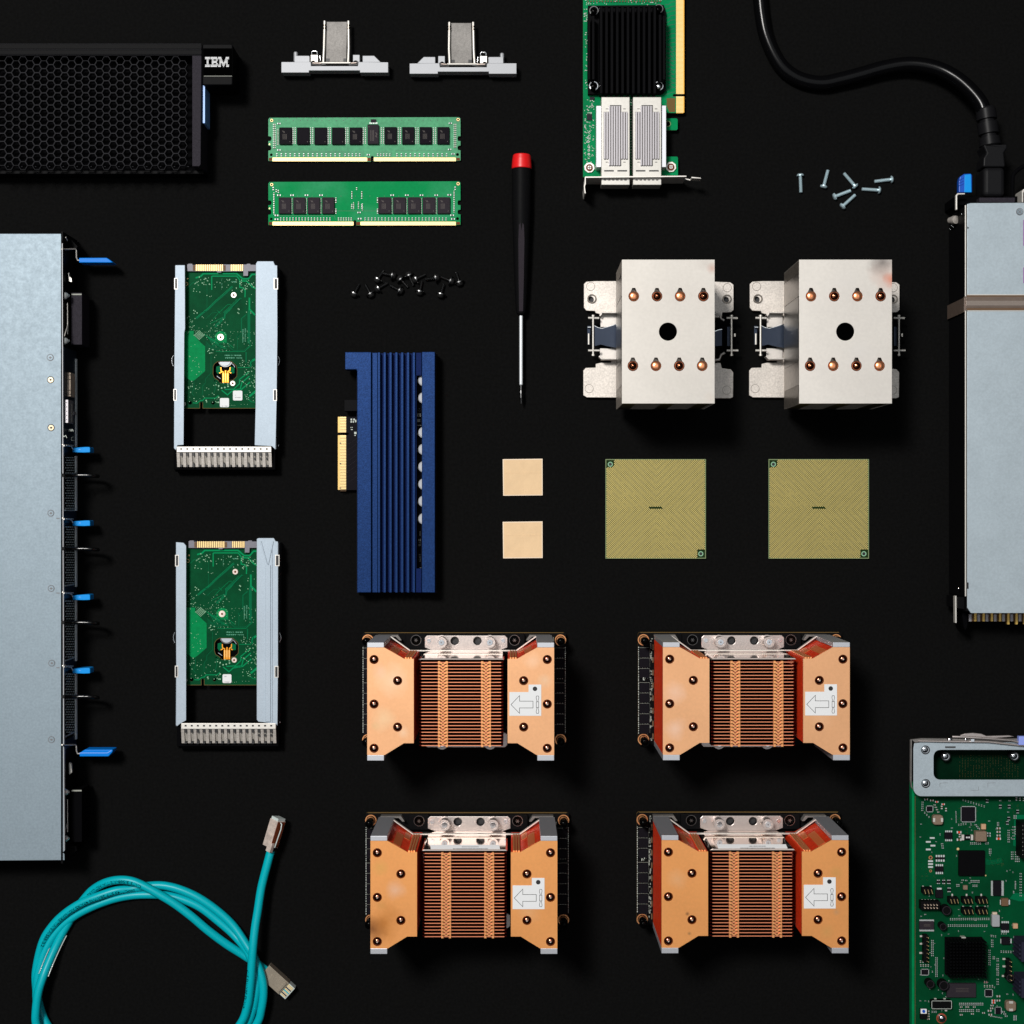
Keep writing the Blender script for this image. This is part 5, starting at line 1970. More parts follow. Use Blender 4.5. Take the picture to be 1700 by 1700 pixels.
    # two outer fin blocks
    for s, pm_ in ((-1, plateL), (1, plateR)):
        def Q(pts): return [(s * a, b) for a, b in pts]
        out = Q([(143.5, 10), (118, 10), (87, 27), (72.5, 27), (72.5, 156.5), (87.5, 156.5), (117, 175), (143.5, 175)])
        st_ = MB(t)
        z = 40
        while z < 184:
            st_.prism(out, z, z + 3.6)
            z += 4.7
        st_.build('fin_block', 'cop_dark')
        MB(t).prism(Q([(109.5, 14.2), (98.5, 20.4), (98.8, 21.0), (109.8, 14.8)]), 95, 184).build('folded_fin_panel', 'cop_warm')
        MB(t).prism(Q([(97.6, 20.9), (89, 25.7), (89.3, 26.2), (97.9, 21.5)]), 44, 110).build('folded_fin_panel', 'cop_warm')
        nt_ = MB(t)
        for k in range(3):
            nt_.prism(Q([(86 - k * 4, 25), (83.5 - k * 4, 25), (83.5 - k * 4, 28), (86 - k * 4, 28)]), 60, 186.5)
        nt_.build('fin_fold', 'cop_tab')
        ou = Q([(143.8, 9.5), (117.6, 9.5), (86.8, 27), (72.2, 27), (72.2, 156.8), (87.3, 156.8), (117, 175), (143.8, 175)])
        hs = [circ(s * 133.3, 28, 7.1, 24), circ(s * 133.3, 96.6, 7.1, 24), circ(s * 133.3, 165.2 - 0.6, 7.1, 24), circ(s * 97, 60.6, 7.1, 24), circ(s * 97, 132, 7.1, 24)]
        pl = MB(t).prism(ou, 186.5, 190, hs).build('cover_plate', pm_, bev=0.5)
        for (a, b) in ((133.3, 28), (133.3, 96.6), (133.3, 164.6), (97, 60.6), (97, 132)):
            q = MB(t)
            q.cyl(s * a, b, 6.9, 30, 187.5, 24)
            q.dome(s * a, b, 6.9, 187.5, 5.2, 24, 7)
            q.cyl(s * a, b, 1.6, 192.2, 193.6, 12, r1=.9, m=1)
            q.build('heat_pipe_end', ['pipe_dark', 'shield_pink'])
        for (a, b) in ((2.0, 9.4), (175.1, 183.5)):
            q = MB(t)
            x0, x1 = sorted((s * 143.8, s * 118))
            q.box(x0, a, x1, b, 40, 190.6)
            q.build('end_plate', 'alu_fin', bev=0.4)
        if s > 0:
            z = 190
            q = MB(t)
            q.prism([(75, 78), (104.5, 78), (104.5, 66.5), (124, 66.5), (124, 114.5), (75, 114.5)], z + .15, z + .6)
            lo = q.build('airflow_label', 'white', pl)
            q = MB(t)
            zz = z + .75
            q.disc(114.3, 73, 3.5, zz, 20)
            q.line([(77.5, 97.3), (90.6, 83.5), (90.6, 92), (111.3, 92), (111.3, 102.4), (90.6, 102.4), (90.6, 110.8)], .7, zz, closed=True)
            fx = 118.2
            q.line([(fx - 1.8, 93), (fx + 1.8, 93), (fx + 1.8, 101.8), (fx - 1.8, 101.8)], .65, zz, closed=True)
            for sg in (-1, 1):
                cy = 97.4 + sg * 4.4
                q.line([(fx - .7, cy), (fx - 2.1, cy + sg * 6.5), (fx - 1.4, cy + sg * 9), (fx + 1.4, cy + sg * 9), (fx + 2.1, cy + sg * 6.5), (fx + .7, cy)], .65, zz, closed=True)
            q.build('label_print', 'ink', lo)


CO = (0.90, 0.47, 0.235)
CB = (0.98, 0.42, 0.135)
a1 = stained('copper_cover_clouded', CO, [(-105, 60, 30, (0.95, 0.66, 0.44), .7), (-120, 120, 22, (0.90, 0.66, 0.40), .6), (-125, 45, 14, (.78, .55, .40), .5), (-132, 130, 8, (.7, .5, .25), .5), (-88, 140, 12, (.98, .72, .5), .6)])
a2 = stained('copper_cover_clean', CO, [(110, 30, 16, (0.97, 0.66, 0.45), .5), (130, 60, 12, (.85, .62, .42), .5)])
b1 = stained('copper_cover_rosy', CO, [(-125, 80, 20, (0.98, 0.66, 0.50), .7), (-125, 135, 20, (0.98, 0.66, 0.50), .7)])
b2 = stained('copper_cover_plain', CO, [(100, 120, 20, (.97, .6, .36), .4)])
c1 = stained('copper_cover_dark_rainbow', CB, [(-140, 145, 24, (0.12, 0.035, 0.015), 1.0), (-122, 136, 32, (0.62, 0.22, 0.04), .8), (-105, 85, 18, (0.95, 0.60, 0.42), .7), (-130, 50, 16, (.80, .45, .12), .6), (-128, 110, 10, (.70, .36, .10), .55)])
c2 = stained('copper_cover_even', CB, [(100, 120, 20, (.94, .56, .30), .4)])
d1 = stained('copper_cover_spotted', CB, [(-104, 123, 3.5, (0.25, 0.12, 0.05), .9), (-101, 153, 4, (0.35, 0.2, 0.08), .9), (-120, 70, 18, (.95, .56, .30), .5)])
d2 = stained('copper_cover_speckled', CB, [(125, 60, 12, (.80, .42, .12), .6), (110, 150, 14, (.82, .44, .14), .6), (125, 120, 6, (.7, .4, .2), .6)])
build_gpu('copper heatsink module with cloudy plates, directly under the blue card', -79, 199, a1, a2, False)
build_gpu('copper heatsink module with rosy patches, under the two processors', 376, 198.5, b1, b2, False)
build_gpu('copper heatsink module with a dark burnt stain and a white strip label', -74, 496.5, c1, c2, True)
build_gpu('copper heatsink module with small brown spots and a white strip label', 374, 495.5, d1, d2, True)

# ---------------------------------------------------------------- power supply
def build_psu():
    t = T('power_supply', 'grey steel power supply wrapped with a band of brown tape', 'power supply', 1660, 680)
    z = 100
    MB(t).prism([(1606, 338.5), (1612, 337), (1800, 336), (1800, 1018), (1612, 1018), (1606, 1009)], 96, z).build('lid', 'galv_psu', bev=0.6)
    b = MB(t)
    b.box(1603.5, 341, 1800, 990, 3, 97, ref=z)
    b.box(1605, 990, 1800, 1015, 3, 97, ref=z)
    b.build('case', 'blk')  # steel walls coloured black for the dark reflections on them
    MB(t).box(1602.3, 340.5, 1604.2, 990, 97, z).build('case_edge', 'cage', bev=0.2)
    s = MB(t)
    s.prism([(1606.3, 376), (1609, 378.5), (1606.3, 380)], z, z + .2)
    s.build('lid_notch', 'ink')
    s = MB(t)
    s.rect(1605, 967, 1608, 977.5, z + .2)
    s.build('lid_notch', 'ink')
    # brown tape around the case
    tp = MB(t)
    tp.prism([(1605, 491), (1800, 491), (1800, 514.5), (1605, 514.5)], z, z + .8)
    tp.box(1604, 494.5, 1800, 499, z + .8, z + 2.2)
    tp.box(1604, 499, 1800, 507.5, z + .8, z + 3.2, m=3)
    tp.box(1604, 507.5, 1800, 511, z + .8, z + 2.0)
    tp.box(1606, 488.6, 1800, 490, z, z + .5, m=2)
    tp.box(1606, 515.4, 1800, 516.8, z, z + .5, m=2)
    tp.box(1602, 492, 1606, 515.5, 90, z + .4)
    tp.box(1600.6, 494, 1602.2, 518, 3, z, ref=z)
    tp.box(1605, 490.2, 1800, 492.4, z + .8, z + 1.2, m=1)
    tp.box(1605, 511.8, 1800, 514.8, z + .8, z + 1.1, m=1)
    tp.build('tape_band', ['tape', 'cap_brown', 'cage', 'tape_mid'], bev=0.7)
    # top frame, handle, blue tab
    fr = MB(t)
    fr.prism([(1587, 348), (1587, 324), (1590, 320.5), (1602, 320.5), (1602, 322.5), (1591, 322.8), (1589.3, 325), (1589.3, 348)], 82, 88)
    fr.prism([(1696.5, 336), (1696.5, 318), (1699, 314), (1740, 314), (1740, 317), (1701, 317), (1699, 320), (1699, 336)], 50, 88)
    fr.build('end_frame', 'cage', bev=0.4)
    MB(t).box(1590, 323, 1800, 337, 4, 66, ref=80).build('end_panel', 'blk_matte')
    bl = MB(t)
    bl.prism([(1592, 319.5), (1592, 300), (1594, 293), (1601, 288.5), (1612, 288), (1614, 291), (1614, 319.5)], 66, 78)
    bo = bl.build('blue_release_tab', 'bluedeep', bev=1.2)
    bl = MB(t)
    bl.prism([(1601, 319.2), (1601.5, 290), (1612, 289), (1613, 319.2)], 78, 80)
    bl.build('tab_face', 'tabcyan', bo, bev=.6)
    bl = MB(t)
    for k in range(3):
        bl.line([(1592.5, 299 + k * 4.6), (1600, 294.5 + k * 5)], 1.0, 79, z0=77)
    bl.build('tab_ridges', 'bluedeep', bo)
    q = MB(t)
    q.lathe((1577, 366, 40), (1592, 364, 66), [(0, 0), (0, 5), (3, 5.5), (8, 5), (12, 7), (18, 6.5), (19, 0)], 12)
    q.build('side_screw', 'nickel_rough')
    dd = MB(t)
    for (x, y, r) in ((1597, 355.5, 1.3), (1580, 374, 1.2), (1583, 377, 1.1), (1578, 381, 1.0), (1600.5, 665, 1.6), (1601, 418, 1.6), (1592, 977, 1.9), (1593, 1003, 2.4), (1600, 660, .9)):
        dd.dome(x, y, r, 80, 1.2, 10)
    dd.build('side_rivet', 'steel')
    sc_ = MB(t)
    sc_.ring(1693, 351.5, 6.2, 5.2, z, z + .2, 28, m=1)
    sc_.cyl(1693, 351.5, 5, z, z + .9, 24, r1=4.2)
    sc_.line([(1690.5, 349), (1695.5, 354)], 1.0, z + 1.05, m=1)
    sc_.line([(1695.5, 349), (1690.5, 354)], 1.0, z + 1.1, m=1)
    sc_.build('lid_screw', ['galv', 'ink_grey'])
    pl = MB(t)
    pl.rect(1698.8, 365, 1712, 408, z + .3)
    pl.rect(1698.8, 444, 1712, 470, z + .3)
    pl.build('purple_label', 'purple')
    # bottom contacts
    fl = MB(t)
    fl.prism([(1585.5, 990), (1587.8, 989), (1588, 1034), (1586, 1034)], 70, 80)
    fl.build('guide_flange', 'cage')
    MB(t).prism([(1590, 991), (1603, 991), (1603, 1012), (1590, 1010)], 20, 86).build('corner_clamp', 'blk', bev=.8)
    MB(t).prism([(1596, 1012), (1608, 1014), (1606, 1040), (1602.5, 1047), (1600, 1040)], 10, 60).build('black_tongue', 'blk_matte', bev=.6)
    cn = MB(t)
    cn.box(1608, 1019, 1800, 1031.5, 10, 50)
    co = cn.build('edge_connector', 'cap_brown')
    cn = MB(t)
    for i in range(10):
        x = 1617.5 + i * 13.7
        y1 = 1031.5 if i < 4 else 1036.5
        cn.box(x, 1016, x + 3.6, y1, 48, 54)
        cn.box(x + 5.2, 1020, x + 9.5, 1031.6, 48, 51, m=1)
    cn.box(1608.5, 1020, 1613, 1031.6, 48, 51, m=1)
    cn.build('contact_blades', ['gold_blade', 'cage_fin'], co)


build_psu()


# ---------------------------------------------------------------- power cord
def build_cord():
    t = T('power_cable', 'thick black power cord curving into a moulded plug on the power supply', 'power cord', 1500, 150)
    k = crop(1230, 0, 3.617)
    pts = [(112, -260, 10), (108, -120, 10), (117, 0, 10), (128, 100, 10), (150, 210, 10), (200, 330, 10), (265, 420, 10), (360, 478, 10), (480, 500, 11), (600, 478, 12), (720, 447, 14), (850, 410, 16),
           (980, 388, 20), (1090, 392, 25), (1200, 420, 31), (1300, 475, 38), (1385, 550, 44), (1440, 620, 48), (1462, 680, 50)]
    P = [(*k(x, y), z) for x, y, z in pts]
    c = MB(t)
    c.tube(spline([(a, b, h + 2) for a, b, h in P], 8), 12.2, 20)
    c.build('cable', 'blk_rubber')
    # strain relief
    p = MB(t)
    a = (*k(1468, 650), 50)
    b = (*k(1498, 880), 52)
    prof = [(0, 0), (0, 14.5), (3, 16)]
    x = 3
    for i in range(2):
        prof += [(x + 16, 16.4), (x + 16.1, 12.5), (x + 22, 12.5), (x + 22.1, 16.6)]
        x += 24
    prof += [(62, 17.5), (66, 12)]
    p.lathe(a, b, prof, 28)
    po = p.build('strain_relief', 'plug')
    h = MB(t)
    h.prism([(1632, 241), (1673, 240), (1672, 246), (1667, 254), (1668, 262), (1669, 274), (1669, 277), (1632, 277), (1633, 262), (1638, 254), (1635, 247)], 30, 70)
    ho = h.build('plug_collar', 'plug', bev=2.5, seg=3)
    h = MB(t)
    h.prism([(1633, 277), (1669, 277), (1669, 326), (1633, 326)], 26, 76)
    h.build('plug_body', 'plug', bev=7, seg=4)
    h = MB(t)
    h.box(1626, 328, 1685, 336, 30, 82)
    h.build('plug_face', 'darkgrey', bev=.6)


build_cord()


# small black handle arc beside the plug
def build_handle():
    t = T('wire_loop', 'black wire loop at the corner of the power supply beside the plug', 'wire handle', 1690, 300)
    m = MB(t)
    m.tube(spline([(1681, 332, 60), (1681, 300, 64), (1684, 288, 64), (1700, 276, 62), (1730, 268, 60), (1770, 268, 58)], 6), 3.2, 12)
    m.build('wire', 'blk_matte')


build_handle()


# ---------------------------------------------------------------- main board
def build_board():
    t = T('circuit_board_tray', 'large green circuit board with a grey metal bracket across its end', 'circuit board', 1610, 1480)
    z = 16
    a = crop(1500, 1200, 8.5)
    b = crop(1500, 1400, 8.5)
    c = crop(1500, 1540, 8.5)
    d = crop(1590, 1300, 8.5)
    e = crop(1590, 1500, 8.5)
    rnd = random.Random(11)
    bo = MB(t).box(1518, 1313, 1840, 1840, z - 4, z).build('circuit_board', 'pcb_mb')
    MB(t).box(1520, 1236, 1840, 1312, 0.5, 4).build('shaded_rear_board', 'pcb_shaded', bo)  # board seen through the window, its shadow painted as a darker colour
    MB(t).box(1522, 1316, 1840, 1840, 0.5, z - 4.2).build('support_tray', 'galv_side')
    MB(t).box(1513.8, 1300, 1518, 1840, 2, z + 1).build('board_side', 'pcb_nic', bo)
    dt = MB(t)
    for i in range(230):
        y = 1322 + i * 1.66
        dt.rect(1518.8, y, 1520, y + .8, z + .1)
    for k in range(260):     # faint via fields
        fx, fy, w, h = rnd.choice([(1590, 1330, 36, 40), (1640, 1425, 26, 12), (1575, 1520, 66, 14), (1600, 1370, 30, 16), (1660, 1330, 36, 60), (1530, 1430, 40, 40)])
        x, y = fx + rnd.randint(0, int(w / 2)) * 2, fy + rnd.randint(0, int(h / 2)) * 2
        dt.rect(x, y, x + .5, y + .5, z + .1)
    for i in range(22):
        for j in range(14):
            if rnd.random() < .75: dt.rect(1593 + i * 4.6, 1254 + j * 2.7, 1593.6 + i * 4.6, 1254.6 + j * 2.7, 4.1)
    dt.build('gold_via_field', 'pcb_edge_brown', bo, stuff=True)
    tr = MB(t)
    for i in range(7):
        tr.line([d(390, 1060 + i * 14), d(440, 1090 + i * 10), d(500, 1090 + i * 9), d(620, 1060 + i * 10)], .5, z + .1)
    tr.prism([d(x, y) for x, y in ((800, 480), (840, 450), (1100, 450), (1100, 560), (880, 640), (850, 760), (830, 900), (780, 880), (790, 640))], z, z + .15)
    tr.prism([b(x, y) for x, y in ((1500, 780), (1560, 700), (1800, 720), (1800, 800), (1640, 820))], z, z + .15)
    tr.build('board_trace', 'trace_dim', bo)

    def chip(x0, y0, x1, y1, h=4, mat='chip', name='chip', pins='', pn=8, pw=1.8, mark=False):
        m = MB(t)
        m.box(x0, y0, x1, y1, z + .3, z + h)
        if mark:
            w = x1 - x0
            for k in range(3):
                m.line([(x0 + w * .3, y0 + (y1 - y0) * (.35 + .12 * k)), (x0 + w * .75, y0 + (y1 - y0) * (.35 + .12 * k))], .5, z + h + .1, m=1)
        o = m.build(name, [mat, 'chip_mark'], bev=.3)
        if pins:
            p = MB(t)
            for s in pins:
                for i in range(pn):
                    f = (i + .5) / pn
                    if s in 'TB':
                        xx = x0 + (x1 - x0) * f
                        q = (y0 - pw, y0) if s == 'T' else (y1, y1 + pw)
                        w = (x1 - x0) / pn * .32
                        p.box(xx - w, q[0], xx + w, q[1], z + .1, z + 1.4)
                    else:
                        yy = y0 + (y1 - y0) * f
                        q = (x0 - pw, x0) if s == 'L' else (x1, x1 + pw)
                        w = (y1 - y0) / pn * .32
                        p.box(q[0], yy - w, q[1], yy + w, z + .1, z + 1.4)
            p.build('pins', 'solder_bright', o)
        return o
    chip(*d(58, 340), *d(245, 540), 4, pins='TLBR', pn=16, pw=1.5)
    chip(*d(18, 958), *d(385, 1310), 6, 'blk_anod', 'main_chip')
    chip(*e(-150, 1130), *e(258, 1325), 6, 'chip_lit', 'memory_chip', mark=True)
    chip(*d(505, 1380), *d(615, 1590), 5, pins='LR', pn=22, pw=4.0)
    chip(*b(225, 1105), *b(430, 1215), 5, 'chip_lit', pins='TB', pn=22, pw=3.2, mark=True)
    chip(*a(585, 1550), *a(690, 1640), 5, pins='TB', pn=4, pw=3.5)
    chip(*b(450, 330), *b(562, 400), 5, pins='TB', pn=4, pw=4)
    chip(*b(450, 200), *b(585, 225), 4, pins='TB', pn=4, pw=4)
    chip(*e(615, 285), *e(725, 375), 5, pins='TB', pn=4, pw=4)
    chip(*a(330, 1180), *a(410, 1250), 3, pins='TLBR', pn=6, pw=1.2)
    chip(*c(255, 595), *c(350, 665), 3, pins='TLBR', pn=8, pw=1.2)
    chip(*c(1155, 880), *c(1250, 970), 3, pins='TLBR', pn=8, pw=1.2)
    chip(*c(1300, 1130), *c(1375, 1220), 3, pins='TLR', pn=6, pw=1.2)
    chip(*b(455, 660), *b(555, 770), 5, pins='T', pn=1, pw=3.6)
    chip(*e(625, 480), *e(740, 580), 6, pins='LR', pn=1, pw=2.4)
    chip(*b(1385, 780), *b(1480, 885), 6, 'cap_brown', pins='LR', pn=1, pw=2.6)
    chip(*b(845, 595), *b(905, 655), 4, 'taupe')
    chip(*b(470, 530), *b(515, 560), 3, pins='TB', pn=2, pw=1.5)
    chip(*b(545, 530), *b(590, 560), 3, pins='TB', pn=2, pw=1.5)
    chip(*b(615, 530), *b(665, 560), 3, pins='TB', pn=3, pw=1.5)
    chip(*b(620, 640), *b(668, 675), 3, pins='TB', pn=3, pw=1.5)
    for (x, y) in ((415, 240), (600, 320), (725, 320), (845, 390), (720, 490), (700, 550)):
        q = d(x, y)
        chip(q[0] - 2, q[1], q[0] + 2.4, q[1] + 3, 3, pins='TB', pn=3, pw=1.2)
    # inductors
    for (x0, y0, x1, y1, horiz) in ((*a(418, 1305), *a(560, 1440), 1), (*e(685, 1380), *e(825, 1520), 0)):
        m = MB(t)
        m.prism(rrect(x0, y0, x1, y1, 4), z + .3, z + 10)
        o = m.build('inductor', 'taupe', bev=1)
        m = MB(t)
        cx, cy = (x0 + x1) / 2, (y0 + y1) / 2
        if horiz:
            m.box(x0, cy - 3.3, x0 + 3.6, cy + 3.3, z + 8, z + 10.6); m.box(x1 - 3.6, cy - 3.3, x1, cy + 3.3, z + 8, z + 10.6)
        else:
            m.box(cx - 3.3, y0, cx + 3.3, y0 + 4, z + 8, z + 10.6); m.box(cx - 3.3, y1 - 4, cx + 3.3, y1, z + 8, z + 10.6)
        m.build('inductor_terminal', 'cage', o, bev=.3)
    MB(t).box(*d(255, 685), *d(410, 825), z, z + 12).build('inductor', 'taupe', bev=.8)
    for (x0, y0, x1, y1) in ((*e(785, 285), *e(850, 355)), (*d(335, 580), *d(400, 655))):
        MB(t).box(x0, y0, x1, y1, z, z + 5).build('ceramic_block', 'peach', bev=.5)
    m = MB(t).prism(rrect(*e(488, 165), *e(595, 330), 1.6), z, z + 9).build('crystal_can', 'alu', bev=.8)
    MB(t).box(*e(492, 125), *e(555, 165), z, z + 4).build('crystal_pad', 'tan')
    m = MB(t)
    x0, y0 = d(92, 735); x1, y1 = d(185, 800)
    m.box(x0, y0, x1, y1, z, z + 5)
    for k in range(3): m.rect(x0 + 3 + k * 2.4, y0 + 2.6, x0 + 4.6 + k * 2.4, y0 + 5, z + 5.1, m=1)
    m.box(x0 - 4, y0 - .5, x0, y1 + 1, z, z + 4.6, m=2); m.box(x1, y0 - .5, x1 + 4, y1 + 1, z, z + 4.6, m=2)
    m.build('shunt_resistor', ['blk', 'white', 'cage'], bev=.3)
    # pin-fin heatsink
    hs = MB(t)
    x0, y0 = c(590, 140); x1, y1 = c(1115, 660)
    hs.box(x0, y0, x1, y1, z + 4, z + 9)
    for i in range(12):
        for j in range(12):
            px_, py_ = x0 + 1.0 + i * (x1 - x0 - 4) / 11, y0 + .8 + j * (y1 - y0 - 3.4) / 11
            hs.box(px_, py_, px_ + 2.6, py_ + 2.0, z + 9, z + 34, ref=z + 9)
    ho = hs.build('pin_heatsink', 'blk_anod')
    MB(t).box(*c(820, 136), *c(880, 150), z, z + 10).build('heatsink_tab', 'cage', ho)
    # headers with pins
    def header(x0, y0, x1, y1, pads, vert=False, n=4):
        m = MB(t)
        m.box(x0, y0, x1, y1, z, z + 12)
        o = m.build('pin_header', 'blk', bev=.4)
        m = MB(t)
        for (px_, py_) in pads:
            if vert: m.box(px_, py_ - 1.4, px_ + 6, py_ + 1.4, z, z + 1.6)
            else:
                m.box(px_ - 1.2, py_, px_ + 1.2, py_ + 6.5, z, z + 1.6)
        if vert:
            for i in range(n): m.tube([(x1 - 2.5, y0 + 3 + i * (y1 - y0 - 5) / (n - 1), z + 12), (x1 + .5, y0 + 4.5 + i * (y1 - y0 - 5) / (n - 1), z + 24)], .5, 6, m=1)
        else:
            for i in range(n): m.tube([(x0 + 3 + i * (x1 - x0 - 5) / (n - 1), y0 + 3, z + 12), (x0 + 5 + i * (x1 - x0 - 5) / (n - 1), y1 - .5, z + 24)], .5, 6, m=1)
        m.build('header_pins', ['cage', 'gold'], o)
    header(*b(640, 765), *b(775, 850), [b(688, 715)], n=3)
    header(*b(835, 765), *b(975, 850), [b(890, 715)], n=3)
    header(*b(1035, 765), *b(1185, 850), [b(1097, 715)], n=3)
    header(*b(835, 915), *b(985, 1000), [b(842, 885), b(948, 885)], n=3)
    header(*b(1035, 915), *b(1185, 1000), [b(1042, 885), b(1150, 885)], n=3)
    header(*b(270, 630), *b(410, 715), [b(275, 600), b(383, 600)], n=3)
    header(*c(285, 110), *c(350, 490), [c(232, 122), c(232, 228), c(225, 358)], True, 7)
    header(*e(700, 790), *e(755, 1090), [e(635, 783), e(635, 887), e(625, 1023)], True, 5)
    m = MB(t)
    m.box(*b(245, 820), *b(515, 940), z, z + 14)
    for i in range(5):
        for j in range(2):
            m.box(*[v for v in (b(300 + i * 43, 870 + j * 42)[0], b(300 + i * 43, 870 + j * 42)[1], b(312 + i * 43, 882 + j * 42)[0], b(312 + i * 43, 882 + j * 42)[1])], z + 14, z + 20, m=1)
        q = b(265 + i * 43, 793)
        m.box(q[0] - 1, q[1], q[0] + 1, q[1] + 2.6, z, z + 2, m=2)
    m.build('box_header', ['blk', 'tan', 'cage'], bev=.2)
    for (x, y, r) in ((*b(610, 950), 8), (*b(560, 1180), 6), (*c(570, 820), 8.5), (*c(380, 800), 7), (*e(745, 1050), 7)):
        m = MB(t)
        m.cyl(x, y, r, z, z + 14, 24)
        m.ring(x, y, r * .9, r * .75, z + 14, z + 14.6, 24, m=1)
        m.build('round_jumper', ['blk', 'chip_lit'], bev=.3)
    # framed socket
    x0, y0 = c(395, 1030); x1, y1 = c(682, 1150)
    m = MB(t)
    m.prism(rrect(x0, y0, x1, y1, 1.5), z, z + 10)
    m.line(rrect(x0 + .5, y0 + .5, x1 - .5, y1 - .5, 1.5, 3), .7, z + 10.2, closed=True, m=1)
    for (x, y) in ((450, 1012), (580, 1012), (600, 1168)):
        q = c(x, y); m.box(q[0] - 1.8, q[1] - 1.5, q[0] + 1.8, q[1] + 1.5, z, z + 3, m=2)
    m.build('framed_socket', ['blk', 'silk', 'cage'])
    m = MB(t)
    x0, y0 = c(245, 1150); x1, y1 = c(328, 1215)
    m.box(x0 - 1, y0, x1 + 1, y1 + 9, z, z + 5, m=2)
    m.box(x0, y0, x1, y1, z + 5, z + 8)
    m.cyl((x0 + x1) / 2, (y0 + y1) / 2, 2.6, z + 8, z + 9, 16, m=1)
    m.build('push_switch', ['white', 'bluedeep', 'blk'], bev=.2)
    m = MB(t)
    q = c(535, 1280)
    m.ring(q[0], q[1], 8.4, 6.8, z, z + .5, 28, m=1)
    m.cyl(q[0] + 1.5, q[1] + 1, 6.3, z + .5, z + 6, 24, r1=5.2)
    m.dome(q[0] + 1.5, q[1] + 1, 5.2, z + 6, 2.5, 24)
    m.build('ringed_screw', ['chrome', 'ringred'])
    m = MB(t)
    for (x, y, r) in ((*b(382, 202), 3.2), (*b(382, 390), 2.2)):
        m.ring(x, y, r, r * .6, z, z + .3, 18)
        m.disc(x, y, r * .6, z + .2, 14, m=1)
    m.disc(*b(768, 80), 2.2, z + .2, 14, m=2); m.disc(*b(1157, 455), 1.5, z + .2, 14, m=2)
    m.build('test_ring', ['cop_ring', 'ink', 'gold'])
    # tall connectors at the picture edge
    for (y0, y1) in (([e(0, 545)[1], e(0, 825)[1]]), ([e(0, 1060)[1], e(0, 1335)[1]])):
        m = MB(t)
        m.box(1696, y0, 1780, y1, z, z + 40)
        for k in range(4): m.box(1692, y0 + 4 + k * 7, 1697, y0 + 7.5 + k * 7, z, z + 36)
        m.build('slot_connector', 'slotblue', bev=.5)
    m = MB(t)
    m.box(1696, d(0, 560)[1], 1740, d(0, 1060)[1], z, z + 30)
    for k in range(8): m.rect(1697.5, d(0, 600)[1] + k * 6.8, 1698.6, d(0, 608)[1] + k * 6.8, z + 30.1, m=1)
    m.build('slot_connector', ['blk', 'silk_grey'])
    # tiny parts
    cb, ce = MB(t), MB(t)

    def cap(x, y, hz=True, s=1.0, m=0):
        aa, bb = (1.9 * s, .95 * s) if hz else (.95 * s, 1.9 * s)
        cb.box(x - aa * .6, y - bb * .8, x + aa * .6, y + bb * .8, z, z + 1.6, m=m)
        if hz:
            ce.box(x - aa, y - bb, x - aa * .5, y + bb, z, z + 1.8); ce.box(x + aa * .5, y - bb, x + aa, y + bb, z, z + 1.8)
        else:
            ce.box(x - aa, y - bb, x + aa, y - bb * .5, z, z + 1.8); ce.box(x - aa, y + bb * .5, x + aa, y + bb, z, z + 1.8)

    def row(cr, x0, y0, x1, y1, n, hz, s=.75, m=1):
        for i in range(n):
            f_ = i / max(1, n - 1)
            cap(*cr(x0 + (x1 - x0) * f_, y0 + (y1 - y0) * f_), hz, s, m)
    row(b, 665, 1072, 1205, 1068, 19, False, .8)
    row(b, 635, 1162, 1175, 1164, 19, False, .8)
    row(c, 408, 185, 408, 395, 8, True, .9)
    row(c, 466, 428, 466, 686, 10, True, .85)
    row(c, 1213, 322, 1213, 525, 8, True, .8)
    row(c, 1253, 178, 1253, 268, 4, True, .8)
    row(c, 1330, 440, 1330, 470, 2, True, .8)
    row(c, 1330, 520, 1330, 670, 6, True, .85)
    row(c, 1330, 730, 1330, 800, 3, True, .8)
    row(c, 795, 1080, 1118, 1080, 13, False, .95)
    row(c, 795, 1172, 985, 1172, 8, False, .95)
    row(c, 1035, 1172, 1065, 1172, 2, False, .9)
    row(c, 815, 1122, 1000, 1122, 3, True, 1.0, 0)
    row(c, 815, 1232, 1130, 1205, 3, True, 1.1, 0)
    row(d, 185, 852, 320, 852, 6, False, .8)
    row(d, 398, 850, 430, 850, 2, False, .8)
    row(d, 190, 1388, 300, 1388, 5, False, .9)
    row(d, 218, 1450, 270, 1450, 3, False, .8)
    row(d, 70, 1370, 120, 1375, 2, True, .8)
    row(d, 458, 935, 458, 990, 3, True, .9)
    row(d, 770, 975, 770, 1070, 4, True, .85)
    row(d, 825, 975, 825, 1105, 5, True, .85)
    row(d, 860, 975, 860, 1105, 5, True, .85)
    row(d, 720, 670, 720, 830, 6, True, .8)
    row(d, 790, 620, 790, 790, 5, True, .8)
    row(d, 822, 620, 822, 720, 4, True, .9)
    row(d, 577, 640, 577, 740, 3, True, 1.6, 0)
    row(d, 577, 785, 577, 785, 1, True, 2.0, 2)
    row(d, 20, 695, 20, 695, 1, True, 2.0, 2)
    row(d, 20, 800, 20, 800, 1, True, 2.0, 0)
    row(d, 28, 742, 28, 742, 1, False, 1.4, 0)
    row(d, 440, 710, 440, 745, 2, True, 1.4)
    row(d, 570, 560, 570, 600, 3, True, .7)
    row(d, 890, 1280, 890, 1590, 9, True, .8)
    row(d, 960, 1280, 960, 1590, 9, True, .8)
    row(d, 815, 1400, 815, 1480, 3, False, .9)
    row(d, 790, 1540, 790, 1540, 1, False, .9)
    row(d, 810, 465, 810, 495, 2, True, 1.1)
    row(d, 830, 225, 930, 232, 3, False, 1.3, 0)
    row(d, 600, 250, 730, 250, 2, True, .7)
